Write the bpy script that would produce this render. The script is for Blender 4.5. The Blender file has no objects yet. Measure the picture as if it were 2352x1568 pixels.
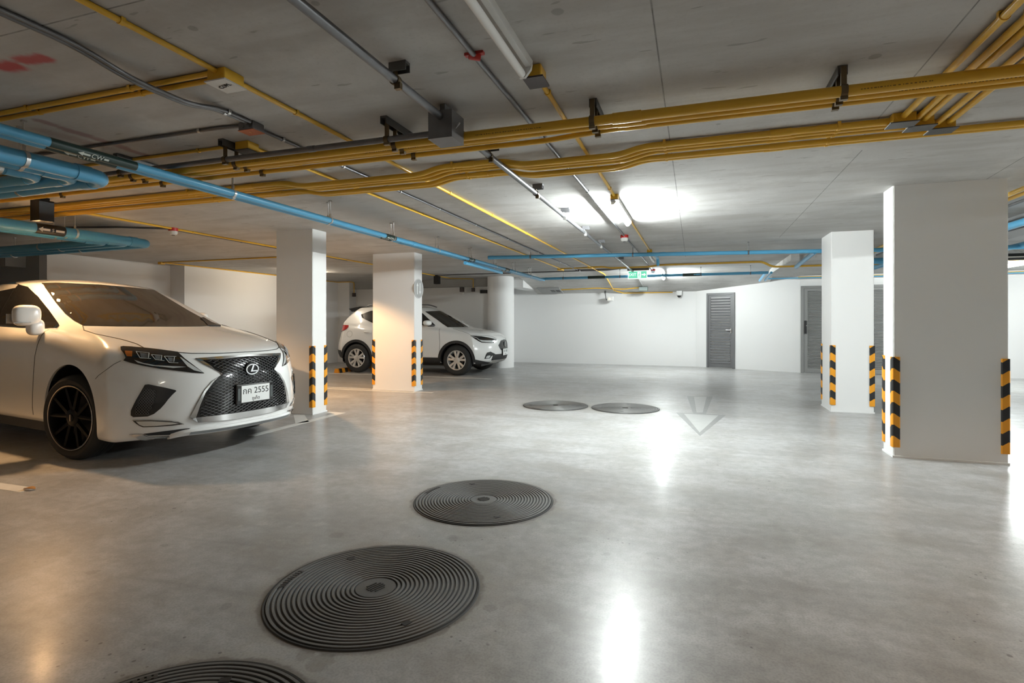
import bpy, bmesh, math, random
from mathutils import Vector, Matrix, geometry
from mathutils.bvhtree import BVHTree
random.seed(4)
SC = bpy.context.scene
COL = SC.collection
PI = math.pi
# ------------------------------------------------------------------ camera
FPX, VH, YAW, HC = 1248.0, 739.9, 0.326612, 1.2
CY, SY = math.cos(YAW), math.sin(YAW)
CAM = Vector((0, 0, HC))
H = 2.413                                   # ceiling height
cd = bpy.data.cameras.new('camera'); cam = bpy.data.objects.new('camera', cd); COL.objects.link(cam)
cam.location = CAM; cam.rotation_euler = (PI / 2, 0, YAW)
cd.sensor_width = 36; cd.lens = FPX / 2352 * 36; cd.shift_y = (VH - 784) / 2352; cd.clip_start = .05
SC.camera = cam

def rayd(u, v):
    a = (u - 1176) / FPX
    return Vector((a * CY - SY, a * SY + CY, (VH - v) / FPX))
def on_z(u, v, z):
    d = rayd(u, v); return CAM + d * ((z - HC) / d.z)
def on_x(u, v, x):
    d = rayd(u, v); return CAM + d * (x / d.x)
def on_y(u, v, y):
    d = rayd(u, v); return CAM + d * (y / d.y)

# ------------------------------------------------------------------ materials
MATS = {}
def mat(name, col, rough=.5, metal=0., spec=.5, coat=0., emit=None, est=0., bump=0., bscale=40., var=0., vscale=6.):
    if name in MATS: return MATS[name]
    m = bpy.data.materials.new(name); m.use_nodes = True; nt = m.node_tree; b = nt.nodes['Principled BSDF']
    b.inputs['Base Color'].default_value = (*col, 1); b.inputs['Roughness'].default_value = rough
    b.inputs['Metallic'].default_value = metal; b.inputs['Specular IOR Level'].default_value = spec
    b.inputs['Coat Weight'].default_value = coat
    if coat: b.inputs['Coat Roughness'].default_value = .04
    if emit: b.inputs['Emission Color'].default_value = (*emit, 1); b.inputs['Emission Strength'].default_value = est
    if bump or var:
        tc = nt.nodes.new('ShaderNodeTexCoord')
    if bump:
        n = nt.nodes.new('ShaderNodeTexNoise'); n.inputs['Scale'].default_value = bscale; n.inputs['Detail'].default_value = 3
        bp = nt.nodes.new('ShaderNodeBump'); bp.inputs['Strength'].default_value = bump; bp.inputs['Distance'].default_value = .01
        nt.links.new(tc.outputs['Object'], n.inputs['Vector']); nt.links.new(n.outputs['Fac'], bp.inputs['Height']); nt.links.new(bp.outputs['Normal'], b.inputs['Normal'])
    if var:
        n = nt.nodes.new('ShaderNodeTexNoise'); n.inputs['Scale'].default_value = vscale; n.inputs['Detail'].default_value = 5
        nt.links.new(tc.outputs['Object'], n.inputs['Vector'])
        mx = nt.nodes.new('ShaderNodeMix'); mx.data_type = 'RGBA'
        mx.inputs[6].default_value = (*[max(0, c * (1 - var)) for c in col], 1); mx.inputs[7].default_value = (*[min(1, c * (1 + var)) for c in col], 1)
        nt.links.new(n.outputs['Fac'], mx.inputs[0]); nt.links.new(mx.outputs[2], b.inputs['Base Color'])
    MATS[name] = m; return m

class NG:                                   # tiny node-graph helper
    def __init__(s, m): s.t = m.node_tree; s.b = s.t.nodes['Principled BSDF']
    def n(s, kind, **kw):
        x = s.t.nodes.new(kind)
        for k, v in kw.items(): setattr(x, k, v)
        return x
    def put(s, sock, v):
        if hasattr(v, 'is_output') or isinstance(v, bpy.types.NodeSocket): s.t.links.new(v, sock)
        else: sock.default_value = v
    def m(s, op, a, b=None, c=None, clamp=False):
        x = s.n('ShaderNodeMath', operation=op, use_clamp=clamp)
        s.put(x.inputs[0], a)
        if b is not None: s.put(x.inputs[1], b)
        if c is not None: s.put(x.inputs[2], c)
        return x.outputs[0]
    def mix(s, f, a, b):
        x = s.n('ShaderNodeMix', data_type='RGBA'); s.put(x.inputs[0], f); s.put(x.inputs[6], a); s.put(x.inputs[7], b); return x.outputs[2]
    def noise(s, vec, scale, detail=4, rough=.55):
        x = s.n('ShaderNodeTexNoise'); s.put(x.inputs['Vector'], vec); x.inputs['Scale'].default_value = scale; x.inputs['Detail'].default_value = detail; x.inputs['Roughness'].default_value = rough; return x.outputs['Fac']
    def ramp(s, f, lo, hi):
        x = s.n('ShaderNodeMapRange'); s.put(x.inputs[0], f); x.inputs[1].default_value = lo; x.inputs[2].default_value = hi; x.interpolation_type = 'SMOOTHSTEP'; return x.outputs[0]
    def dist(s, vec, p):
        x = s.n('ShaderNodeVectorMath', operation='DISTANCE'); s.put(x.inputs[0], vec); x.inputs[1].default_value = p; return x.outputs['Value']
    def seg(s, X, Y, a, b):                 # distance to a segment in the xy plane
        ax, ay = a; bx, by = b; L2 = (bx - ax) ** 2 + (by - ay) ** 2
        dx = s.m('SUBTRACT', X, ax); dy = s.m('SUBTRACT', Y, ay)
        t = s.m('DIVIDE', s.m('ADD', s.m('MULTIPLY', dx, bx - ax), s.m('MULTIPLY', dy, by - ay)), L2, clamp=True)
        ex = s.m('SUBTRACT', dx, s.m('MULTIPLY', t, bx - ax)); ey = s.m('SUBTRACT', dy, s.m('MULTIPLY', t, by - ay))
        return s.m('SQRT', s.m('ADD', s.m('MULTIPLY', ex, ex), s.m('MULTIPLY', ey, ey)))

def rgb(r, g, b):                           # sRGB 0-255 -> linear
    f = lambda c: (c / 255) / 12.92 if c <= 10 else ((c / 255 + .055) / 1.055) ** 2.4
    return (f(r), f(g), f(b))

def floor_material():
    m = mat('polished_concrete', (.4, .4, .4), .2); g = NG(m)
    tc = g.n('ShaderNodeTexCoord').outputs['Object']
    n1 = g.noise(tc, .55, 3, .6); n2 = g.noise(tc, 2.6, 4, .65); n3 = g.noise(tc, 14, 3, .6); clus = g.ramp(g.noise(tc, 1.3, 2), .45, .68)
    st = g.n('ShaderNodeMapping'); g.put(st.inputs[0], tc); st.inputs['Rotation'].default_value = (0, 0, .5); st.inputs['Scale'].default_value = (.6, 2.2, 1)
    n6 = g.noise(st.outputs[0], 1.6, 4, .62)
    c = g.mix(g.ramp(n1, .3, .7), (.38, .38, .375, 1), (.53, .53, .535, 1))
    c = g.mix(g.m('MULTIPLY', g.ramp(n6, .42, .68), .58), c, (.29, .283, .27, 1))
    c = g.mix(g.m('MULTIPLY', g.ramp(n2, .42, .66), .5), c, (.30, .28, .25, 1))
    c = g.mix(g.m('MULTIPLY', g.ramp(g.noise(tc, 4.3, 4, .75), .52, .72), .5), c, (.54, .54, .53, 1))
    c = g.mix(g.m('MULTIPLY', g.ramp(n3, .35, .7), .36), c, (.22, .215, .205, 1))
    c = g.mix(g.m('MULTIPLY', g.ramp(g.noise(tc, 110, 1), .35, .75), .34), c, (.19, .185, .18, 1))
    for sc_, th, rad, k in ((11, .74, .11, .75), (30, .66, .17, .7)):     # small dark pits and drops, scattered in clusters
        vo = g.n('ShaderNodeTexVoronoi'); wv = g.n('ShaderNodeVectorMath', operation='ADD'); sv_ = g.n('ShaderNodeVectorMath', operation='SCALE')
        nz = g.n('ShaderNodeTexNoise'); g.put(nz.inputs['Vector'], tc); nz.inputs['Scale'].default_value = 30; nz.inputs['Detail'].default_value = 0; g.put(sv_.inputs[0], nz.outputs['Color']); sv_.inputs['Scale'].default_value = .008
        g.put(wv.inputs[0], tc); g.put(wv.inputs[1], sv_.outputs[0]); g.put(vo.inputs['Vector'], wv.outputs[0]); vo.inputs['Scale'].default_value = sc_
        rs = g.n('ShaderNodeSeparateColor'); g.put(rs.inputs[0], vo.outputs['Color'])
        on = g.m('GREATER_THAN', g.m('ADD', g.m('MULTIPLY', rs.outputs[0], .42), g.m('MULTIPLY', clus, .5)), th)
        c = g.mix(g.m('MULTIPLY', g.m('MULTIPLY', g.ramp(g.m('DIVIDE', vo.outputs['Distance'], g.m('ADD', .35, g.m('MULTIPLY', rs.outputs[1], 1.2))), rad, rad * .6), on), k), c, (.11, .105, .10, 1))
    # a few dull oval drips and cement blotches
    sep = g.n('ShaderNodeSeparateXYZ'); g.put(sep.inputs[0], tc); X, Y = sep.outputs[0], sep.outputs[1]
    wob = g.m('MULTIPLY', g.m('SUBTRACT', n3, .5), .12)
    for (u, v), r in (((770, 1228), .05), ((1035, 1235), .045), ((1115, 1393), .035), ((510, 1391), .03), ((374, 1251), .025), ((208, 1313), .03), ((720, 1520), .06), ((690, 1500), .05), ((1385, 1270), .02), ((1742, 1277), .02)):
        p = on_z(u, v, 0); q = p + Vector((.05, .02, 0))
        d = g.m('ADD', g.dist(tc, (p.x + .02, p.y, 0)), wob)
        c = g.mix(g.m('MULTIPLY', g.ramp(d, r, r * .6), .4), c, (.17, .165, .155, 1))
    for x_, y_ in ((-1.366, 2.12), (-1.357, 3.41), (-1.41, 1.06), (-1.92, 7.62), (-.937, 7.69)):      # grime and rough mortar round the covers
        d = g.m('SUBTRACT', g.dist(tc, (x_, y_, 0)), .47)
        c = g.mix(g.m('MULTIPLY', g.ramp(g.m('ADD', d, g.m('MULTIPLY', wob, 2.2)), .10, .0), .32), c, (.25, .215, .165, 1))
        c = g.mix(g.m('MULTIPLY', g.ramp(g.m('ADD', d, g.m('MULTIPLY', wob, .5)), .028, .008), .6), c, (.11, .10, .09, 1))
    # straight edge between two pours
    for (a, b) in (((300, 1325), (600, 1368)), ((660, 1260), (410, 1235))):
        a = on_z(*a, 0); b = on_z(*b, 0)
        c = g.mix(g.m('MULTIPLY', g.ramp(g.m('ADD', g.seg(X, Y, (a.x, a.y), (b.x, b.y)), g.m('MULTIPLY', wob, .1)), .03, 0), .25), c, (.2, .195, .185, 1))
    g.put(g.b.inputs['Base Color'], c)
    r = g.m('ADD', .28, g.m('MULTIPLY', g.noise(tc, 1.7, 2, .6), .12))
    g.put(g.b.inputs['Roughness'], r); g.b.inputs['Specular IOR Level'].default_value = .31; g.b.inputs['Coat Weight'].default_value = .13; g.b.inputs['Coat Roughness'].default_value = .16
    return m

def ceiling_material():
    m = mat('board_marked_concrete', (.4, .4, .4), .8); g = NG(m)
    tc = g.n('ShaderNodeTexCoord').outputs['Object']
    sep = g.n('ShaderNodeSeparateXYZ'); g.put(sep.inputs[0], tc); X, Y = sep.outputs[0], sep.outputs[1]
    st = g.n('ShaderNodeMapping'); g.put(st.inputs[0], tc); st.inputs['Scale'].default_value = (.35, 1.6, 1)
    n1 = g.noise(tc, .7, 3, .6); n2 = g.noise(st.outputs[0], 3, 4, .6); n3 = g.noise(tc, 9, 3, .6); n4 = g.noise(tc, 60, 1)
    c = g.mix(g.ramp(n1, .3, .7), (.50, .49, .475, 1), (.60, .595, .585, 1))
    c = g.mix(g.m('MULTIPLY', g.ramp(n2, .42, .68), .5), c, (.39, .37, .345, 1))
    c = g.mix(g.m('MULTIPLY', g.ramp(g.noise(tc, 2.2, 4, .7), .5, .7), .4), c, (.68, .67, .65, 1))
    c = g.mix(g.m('MULTIPLY', g.ramp(g.noise(st.outputs[0], 16, 2, .5), .69, .73), .45), c, (.2, .185, .165, 1))
    c = g.mix(g.m('MULTIPLY', g.ramp(n4, .5, .8), .2), c, (.38, .37, .355, 1))
    wob = g.m('MULTIPLY', g.m('SUBTRACT', n3, .5), .04)
    lines = []
    for a, b in (((1495, 0), (1575, 590)), ((1980, 345), (1790, 545)), ((0, 83), (330, 0)), ((2250, 0), (1985, 310)), ((2352, 360), (2260, 415))):
        a = on_z(*a, H); b = on_z(*b, H); lines.append(((a.x, a.y), (b.x, b.y)))
    for a, b in lines:
        d = g.m('ADD', g.seg(X, Y, a, b), g.m('MULTIPLY', wob, .12))
        c = g.mix(g.m('MULTIPLY', g.ramp(d, .0055, .0015), g.m('ADD', .42, g.m('MULTIPLY', g.ramp(n3, .35, .65), .35))), c, (.09, .085, .08, 1))
    for (u, v), r in (((443, 65), .025), ((1281, 27), .028), ((725, 8), .02), ((1650, 285), .018), ((2010, 130), .03)):
        p = on_z(u, v, H); d = g.m('ADD', g.dist(tc, (p.x, p.y, H)), g.m('MULTIPLY', wob, .4))
        c = g.mix(g.m('MULTIPLY', g.ramp(d, r, r * .7), .4), c, (.16, .15, .14, 1))
    # sprayed red marker paint
    for a, b, r, k in (((0, 155), (30, 150), .07, .85), ((55, 140), (100, 135), .06, .8)):
        a = on_z(*a, H); b = on_z(*b, H); d = g.m('ADD', g.seg(X, Y, (a.x, a.y), (b.x, b.y)), g.m('MULTIPLY', wob, 2.0))
        c = g.mix(g.m('MULTIPLY', g.ramp(d, r, r * .35), k), c, (.5, .04, .045, 1))
    for a, b, r, k in (((95, 278), (330, 355), .06, .5), ((100, 300), (250, 340), .09, .25)):
        a = on_z(*a, H); b = on_z(*b, H); d = g.m('ADD', g.seg(X, Y, (a.x, a.y), (b.x, b.y)), g.m('MULTIPLY', wob, 2.5))
        c = g.mix(g.m('MULTIPLY', g.ramp(d, r, r * .2), k), c, (.22, .03, .03, 1))
    g.put(g.b.inputs['Base Color'], c)
    return m

def guard_material():
    m = mat('hazard_stripes', (.1, .1, .1), .5); g = NG(m)
    sep = g.n('ShaderNodeSeparateXYZ'); g.put(sep.inputs[0], g.n('ShaderNodeTexCoord').outputs['Object'])
    d = g.m('ADD', g.m('ABSOLUTE', sep.outputs[0]), g.m('ABSOLUTE', sep.outputs[1]))
    ph = g.m('FRACT', g.m('ADD', g.m('DIVIDE', g.m('ADD', sep.outputs[2], g.m('MULTIPLY', d, .75)), .2), .45))
    f = g.m('GREATER_THAN', ph, .5)
    g.put(g.b.inputs['Base Color'], g.mix(f, (.018, .018, .02, 1), (.80, .33, .015, 1)))
    return m
def stop_material():
    m = mat('wheel_stop_bands', (.1, .1, .1), .6); g = NG(m)
    sep = g.n('ShaderNodeSeparateXYZ'); g.put(sep.inputs[0], g.n('ShaderNodeTexCoord').outputs['Object'])
    f = g.m('GREATER_THAN', g.m('FRACT', g.m('ADD', g.m('DIVIDE', sep.outputs[1], .22), .1)), .5)
    g.put(g.b.inputs['Base Color'], g.mix(f, (.02, .02, .02, 1), (.75, .30, .012, 1)))
    return m

FLOOR = floor_material(); CEIL = ceiling_material(); HAZ = guard_material(); STOPM = stop_material()
WALL = mat('white_wall_paint', (.79, .785, .78), .6)
BEAMM = mat('bare_concrete', (.36, .355, .34), .8, bump=.1, bscale=14, var=.12, vscale=3)
YEL = mat('yellow_pvc', (.76, .445, .04), .33, var=.07, vscale=4)
BLUE = mat('blue_pvc', (.10, .38, .62), .3, var=.08, vscale=5)
GALV = mat('galvanised_steel', (.19, .19, .20), .42, .75, var=.15, vscale=18)
GALVB = mat('bright_zinc', (.62, .62, .61), .3, .9)
DKMETAL = mat('dark_strut_steel', (.13, .13, .13), .5, .5)
BRONZE = mat('tarnished_clamp', (.16, .12, .07), .4, .8)
BLACK = mat('black_plastic', (.012, .012, .013), .45)
SATIN = mat('black_satin', (.008, .008, .009), .25)
BROWN = mat('brown_cover', (.045, .03, .03), .5)
WHITEP = mat('white_plastic', (.75, .75, .73), .4)
REDP = mat('red_plastic', (.5, .03, .025), .4)
ORANGE = mat('orange_cover', (.45, .10, .02), .5)
GREEND = mat('dark_green_sticker', (.012, .035, .03), .35)
STICK = mat('sticker_print', (.62, .66, .62), .5)
GREYD = mat('grey_door_paint', (.14, .14, .145), .45)
GREYL = mat('grey_louvre_paint', (.24, .24, .235), .45)
IRON = mat('cast_composite', (.052, .051, .05), .45, var=.25, vscale=8, bump=.06, bscale=70)
LINE = mat('worn_white_road_paint', (.66, .65, .62), .45, var=.12, vscale=9)
GHOST = mat('scraped_floor', (.23, .23, .225), .4, var=.2, vscale=12)
GHOSTL = mat('faded_arrow_paint', (.40, .405, .395), .4, var=.12, vscale=9)

# ------------------------------------------------------------------ mesh helpers
class MB:
    def __init__(s): s.v = []; s.f = []
    def add(s, vs, fs):
        o = len(s.v); s.v += [Vector(x) for x in vs]; s.f += [tuple(i + o for i in q) for q in fs]; return s
    def box(s, a, b):
        (x0, y0, z0), (x1, y1, z1) = a, b
        return s.add([(x0, y0, z0), (x1, y0, z0), (x1, y1, z0), (x0, y1, z0), (x0, y0, z1), (x1, y0, z1), (x1, y1, z1), (x0, y1, z1)],
                     [(0, 3, 2, 1), (4, 5, 6, 7), (0, 1, 5, 4), (1, 2, 6, 5), (2, 3, 7, 6), (3, 0, 4, 7)])
    def cbox(s, c, sz):
        return s.box([c[i] - sz[i] / 2 for i in range(3)], [c[i] + sz[i] / 2 for i in range(3)])
    def prism(s, poly, vec):                # poly: 3D points, extruded by vec
        n = len(poly); vec = Vector(vec); p = [Vector(x) for x in poly]
        return s.add(p + [x + vec for x in p], [tuple(range(n))[::-1], tuple(range(n, 2 * n))] + [(i, (i + 1) % n, n + (i + 1) % n, n + i) for i in range(n)])
    def tube(s, pts, r, n=12, caps=True):
        pts = [Vector(p) for p in pts]; rs = r if isinstance(r, (list, tuple)) else [r] * len(pts)
        t0 = (pts[1] - pts[0]).normalized(); up = Vector((0, 0, 1)) if abs(t0.z) < .9 else Vector((1, 0, 0))
        a = t0.cross(up).normalized(); vs = []
        for i, p in enumerate(pts):
            t = ((pts[min(i + 1, len(pts) - 1)] - pts[i]).normalized() + (pts[i] - pts[max(i - 1, 0)]).normalized())
            t = t.normalized() if t.length > 1e-9 else t0
            a = (a - t * a.dot(t)).normalized(); b = t.cross(a)
            vs += [p + (a * math.cos(2 * PI * k / n) + b * math.sin(2 * PI * k / n)) * rs[i] for k in range(n)]
        fs = [(i * n + k, i * n + (k + 1) % n, (i + 1) * n + (k + 1) % n, (i + 1) * n + k) for i in range(len(pts) - 1) for k in range(n)]
        if caps: fs += [tuple(range(n))[::-1], tuple(range((len(pts) - 1) * n, len(pts) * n))]
        return s.add(vs, fs)
    def lathe(s, prof, c=(0, 0, 0), axis='z', n=40, caps=True):   # prof: (radius, height)
        c = Vector(c); vs = []
        for r, h in prof:
            for k in range(n):
                x, y = r * math.cos(2 * PI * k / n), r * math.sin(2 * PI * k / n)
                vs.append(c + Vector({'z': (x, y, h), 'y': (x, h, y), 'x': (h, x, y)}[axis]))
        m = len(prof)
        fs = [(i * n + k, i * n + (k + 1) % n, (i + 1) * n + (k + 1) % n, (i + 1) * n + k) for i in range(m - 1) for k in range(n)]
        if caps: fs += [tuple(range(n))[::-1], tuple(range((m - 1) * n, m * n))]
        return s.add(vs, fs)
    def build(s, name, m, parent=None, smooth=False, fix=True):
        me = bpy.data.meshes.new(name); me.from_pydata([tuple(v) for v in s.v], [], s.f); me.validate()
        if fix:
            bm = bmesh.new(); bm.from_mesh(me); bmesh.ops.recalc_face_normals(bm, faces=bm.faces); bm.to_mesh(me); bm.free()
        me.materials.append(m)
        if smooth: me.shade_smooth() if smooth is True else me.shade_smooth()
        if smooth == 'auto' or smooth is True:
            try: me.set_sharp_from_angle(angle=math.radians(38))
            except Exception: pass
        o = bpy.data.objects.new(name, me); COL.objects.link(o)
        if parent: o.parent = parent
        return o

def tag(o, label=None, cat=None, group=None, kind=None):
    if label: o['label'] = label
    if cat: o['category'] = cat
    if group: o['group'] = group
    if kind: o['kind'] = kind
    return o
def empty(name, loc=(0, 0, 0), rz=0):
    o = bpy.data.objects.new(name, None); COL.objects.link(o); o.location = loc; o.rotation_euler = (0, 0, rz); o.empty_display_size = .1; return o
def copy_tree(o, parent=None):
    c = o.copy(); COL.objects.link(c)
    if parent: c.parent = parent
    for ch in list(o.children): copy_tree(ch, c)
    return c
def fillet(pts, rad, n=5):
    pts = [Vector(p) for p in pts]; out = [pts[0]]
    for i in range(1, len(pts) - 1):
        a, b, c = pts[i - 1], pts[i], pts[i + 1]
        r = min(rad, (a - b).length * .45, (c - b).length * .45)
        p, q = b + (a - b).normalized() * r, b + (c - b).normalized() * r
        for k in range(n + 1):
            t = k / n; out.append(p * (1 - t) ** 2 + b * 2 * t * (1 - t) + q * t * t)
    return out + [pts[-1]]
def text_mesh(s, size, depth=.001, align='CENTER'):
    cu = bpy.data.curves.new('lettering', 'FONT'); cu.body = s; cu.size = size; cu.extrude = depth; cu.align_x = align; cu.align_y = 'CENTER'; cu.resolution_u = 3
    o = bpy.data.objects.new('lettering', cu); COL.objects.link(o)
    dg = bpy.context.evaluated_depsgraph_get(); dg.update()
    me = bpy.data.meshes.new_from_object(o.evaluated_get(dg))
    bpy.data.objects.remove(o); bpy.data.curves.remove(cu)
    return me
def put_text(s, size, m, origin, xdir, ydir, parent=None, name='lettering', depth=.001):
    me = text_mesh(s, size, depth); x = Vector(xdir).normalized(); y = Vector(ydir); y = (y - x * y.dot(x)).normalized(); z = x.cross(y)
    M = Matrix((x, y, z)).transposed().to_4x4(); M.translation = Vector(origin); me.transform(M)
    me.materials.clear(); me.materials.append(m); me.name = name
    o = bpy.data.objects.new(name, me); COL.objects.link(o)
    if parent: o.parent = parent
    return o
# ------------------------------------------------------------------ the room
def struct(name, mb, m, parent=None, **kw):
    o = mb.build(name, m, parent, **kw)
    if parent is None: o['kind'] = 'structure'
    return o
tag(struct('floor', MB().box((-13.2, -6.2, -.25), (10.2, 16.2, 0)), FLOOR), 'glossy polished grey concrete floor with small dark spots', 'floor')
YS, YB, ZB = 13.6, 15.55, 2.04              # where the slab starts to slope down, back wall, slab height there
XL, XR = -4.45, 1.72
c = MB()
c.box((-13.2, -6.2, H), (10.2, YS, H + .25)); c.box((-13.2, YS, H), (XL, 16.2, H + .25)); c.box((XR, YS, H), (10.2, 16.2, H + .25))
zb = H - (16.2 - YS) * (H - ZB) / (YB - YS)
c.add([(XL, YS, H), (XR, YS, H), (XR, 16.2, zb), (XL, 16.2, zb), (XL, YS, H + .25), (XR, YS, H + .25), (XR, 16.2, H + .25), (XL, 16.2, H + .25)],
      [(0, 3, 2, 1), (4, 5, 6, 7), (0, 1, 5, 4), (1, 2, 6, 5), (2, 3, 7, 6), (3, 0, 4, 7)])
tag(struct('ceiling', c, CEIL), 'bare grey concrete ceiling with form joints and red paint marks', 'ceiling')
def zc(y, x=0):                             # ceiling height at a place
    return H if (y < YS or not XL < x < XR) else H - (y - YS) * (H - ZB) / (YB - YS)

tag(struct('wall_back', MB().box((-5.4, YB, 0), (0.02, YB + .2, H)), WALL), 'white painted far wall below the sloping slab', 'wall')
WA, WB_ = Vector((0, YB, 0)), Vector((2.35, 14.45, 0))
WD = (WB_ - WA).normalized(); WN = Vector((-WD.y, WD.x, 0))
tag(struct('wall_back_oblique', MB().prism([WA, WB_, WB_ + WN * .2, WA + WN * .2], (0, 0, H)), WALL), 'white slanted wall section holding the louvred door', 'wall')
tag(struct('wall_back_right', MB().box((2.35, 14.45, 0), (10.2, 14.65, H)), WALL), 'bright white wall behind the right-hand pillars', 'wall')
tag(struct('wall_right', MB().box((10, -6.2, 0), (10.2, 14.6, H)), WALL), 'white side wall', 'wall')
tag(struct('wall_front', MB().box((-13.2, -6.2, 0), (10.2, -6, H)), WALL), 'white end wall', 'wall')
w = MB(); w.box((-10.8, 6.3, 0), (-10.6, 8.7, H)); w.box((-10.6, 8.62, 0), (-10.2, 13.8, H)); w.box((-10.2, 13.8, 0), (-9.8, 14.2, H))
tag(struct('wall_left', w, WALL), 'cream lit left wall with stepped pilasters behind the parked cars', 'wall')
tag(struct('wall_left_recess', MB().box((-13.2, 6.3, 0), (-10.8, 6.5, H)), BEAMM), 'unpainted grey concrete return wall at far left', 'wall')
tag(struct('wall_left_outer', MB().box((-13.2, -6.2, 0), (-13.0, 6.3, H)), WALL), 'side wall of the left bays', 'wall')
tag(struct('wall_back_left', MB().box((-9.8, 14.15, 0), (-5.2, 14.35, H)), WALL), 'pale wall behind the small white car and round column', 'wall')
tag(struct('wall_back_step', MB().box((-5.4, 14.35, 0), (-5.2, YB, H)), WALL), 'white return wall beside round column', 'wall')
tag(struct('beam', MB().box((-9.8, 13.98, 2.20), (-4.9, 14.15, H)), BEAMM), 'grey concrete beam along top of wall behind small car', 'beam')
tag(struct('beam', MB().box((-12.8, 6.0, 2.16), (-11.15, 6.3, H)), BEAMM), 'grey concrete beam stub at far left edge', 'beam')
tag(struct('beam', MB().box((-4.80, 13.98, 2.14), (-4.42, YB, H)), WALL), 'white ramp-edge beam projecting from the round column', 'beam')
b = MB(); b.box((1.60, 10.75, 2.30), (1.74, 14.8, H)); b.box((1.74, 10.95, 2.31), (10, 14.45, H))
tag(struct('beam', b, CEIL), 'lowered concrete soffit above the grey double louvre door', 'beam')
w = MB().lathe([(.355, 0), (.355, H)], (-4.96, 13.70, 0), n=64)
tag(struct('column', w, WALL, smooth=True), 'round white column beside nose of small white car', 'column')

def pillar(x0, x1, y0, y1, label):
    o = empty('pillar', ((x0 + x1) / 2, (y0 + y1) / 2, 0)); tag(o, label, 'pillar', kind='structure')
    a, b_ = (x1 - x0) / 2, (y1 - y0) / 2
    bm = bmesh.new(); bmesh.ops.create_cube(bm, size=1)
    for v in bm.verts: v.co = ((v.co.x) * 2 * a, v.co.y * 2 * b_, (v.co.z + .5) * H)
    bmesh.ops.bevel(bm, geom=[e for e in bm.edges if abs(e.verts[0].co.z - e.verts[1].co.z) > 1], offset=.006, segments=2, affect='EDGES')
    me = bpy.data.meshes.new('shaft'); bm.to_mesh(me); bm.free(); me.materials.append(WALL)
    s = bpy.data.objects.new('shaft', me); COL.objects.link(s); s.parent = o
    MB().box((-a - .008, -b_ - .008, 0), (a + .008, b_ + .008, .018)).build('plinth', WALL, o)
    return o
PILL = {'right': (1.66, 2.485, 5.66, 5.93), 'mid': (1.72, 2.215, 8.29, 8.88), 'car': (-5.30, -4.715, 5.85, 6.13), 'sign': (-5.455, -4.62, 8.37, 8.65)}
pillar(*PILL['right'], 'broad white pillar nearest the camera at right, with yellow black corner strips')
pillar(*PILL['mid'], 'white pillar in front of the double louvre door')
pillar(*PILL['car'], 'white pillar just behind nose of the large white car')
pillar(*PILL['sign'], 'wide white pillar with round arrow sign, in front of small car')

def corner_guard(x, y, sx, sy, label, z0=.093, h=.80):
    # two padded legs meeting at a pillar corner; sx, sy point from the corner into the pillar
    o = empty('corner_guard', (x, y, z0))
    t, L = .011, .052
    m = MB()
    prof = [(-t, -t * .4), (-t * .4, -t), (L - .008, -t), (L, -.0015), (0, -.0015), (-.0015, 0), (-.0015, L), (-t, L - .008)]
    prof = [(-t, -t * .35), (-t * .35, -t), (L - .008, -t), (L, -.001), (-.001, -.001), (-.001, L), (-t, L - .008)]
    m.prism([(px * sx, py * sy, 0) for px, py in prof], (0, 0, h))
    g = m.build('pad', HAZ, o)
    tag(o, label, 'corner guard', 'black and yellow corner guards on the pillars')
r = PILL['right']
corner_guard(r[0], r[2], 1, 1, 'chevron corner guard on inner front edge of the broad right pillar')
corner_guard(r[1], r[2], -1, 1, 'chevron corner guard on outer front edge of the broad right pillar, rightmost of all')
corner_guard(r[0], r[3], 1, -1, 'chevron corner guard seen edge-on at back corner of the broad right pillar')
r = PILL['mid']
corner_guard(r[0], r[2], 1, 1, 'chevron corner guard on left front edge of pillar before double louvre door')
corner_guard(r[1], r[2], -1, 1, 'chevron corner guard on right front edge of pillar before double louvre door')
corner_guard(r[0], r[3], 1, -1, 'chevron corner guard at back corner of pillar before double louvre door')
r = PILL['car']
corner_guard(r[1], r[2], -1, 1, 'chevron corner guard on front edge of pillar beside large white car')
corner_guard(r[1], r[3], -1, -1, 'chevron corner guard on rear edge of pillar beside large white car')
r = PILL['sign']
corner_guard(r[0], r[2], 1, 1, 'chevron corner guard on left front edge of the pillar with round sign')
corner_guard(r[1], r[2], -1, 1, 'chevron corner guard on right front edge of the pillar with round sign')
corner_guard(r[1], r[3], -1, -1, 'chevron corner guard on rear edge of the pillar with round sign')

# round two-way sign on the +x face of the sign pillar
def round_sign():
    x = PILL['sign'][1]; o = empty('round_sign', (x + .002, 8.51, 1.79)); tag(o, 'round grey sign with white up and down arrows on white pillar', 'sign')
    grey = mat('sign_grey', (.40, .40, .40), .5); rim = mat('sign_rim', (.60, .60, .60), .5); wh = mat('sign_white', (.85, .86, .85), .5)
    MB().lathe([(.165, 0), (.165, .006)], axis='x', n=64).build('disc', grey, o)
    m = MB(); n = 64
    MB().lathe([(.165, 0), (.172, .001), (.172, .008), (.16, .008), (.16, .0065)], axis='x', n=64, caps=False).build('rim', rim, o)
    for s, yy in ((1, -.045), (-1, .045)):
        p = [(-.012, -.10), (.012, -.10), (.012, .045), (.034, .045), (0, .10), (-.034, .045), (-.012, .045)]
        m = MB().prism([(.0065, yy + a, b_ * s) for a, b_ in p], (.002, 0, 0)); m.build('arrow', wh, o)
round_sign()

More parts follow.
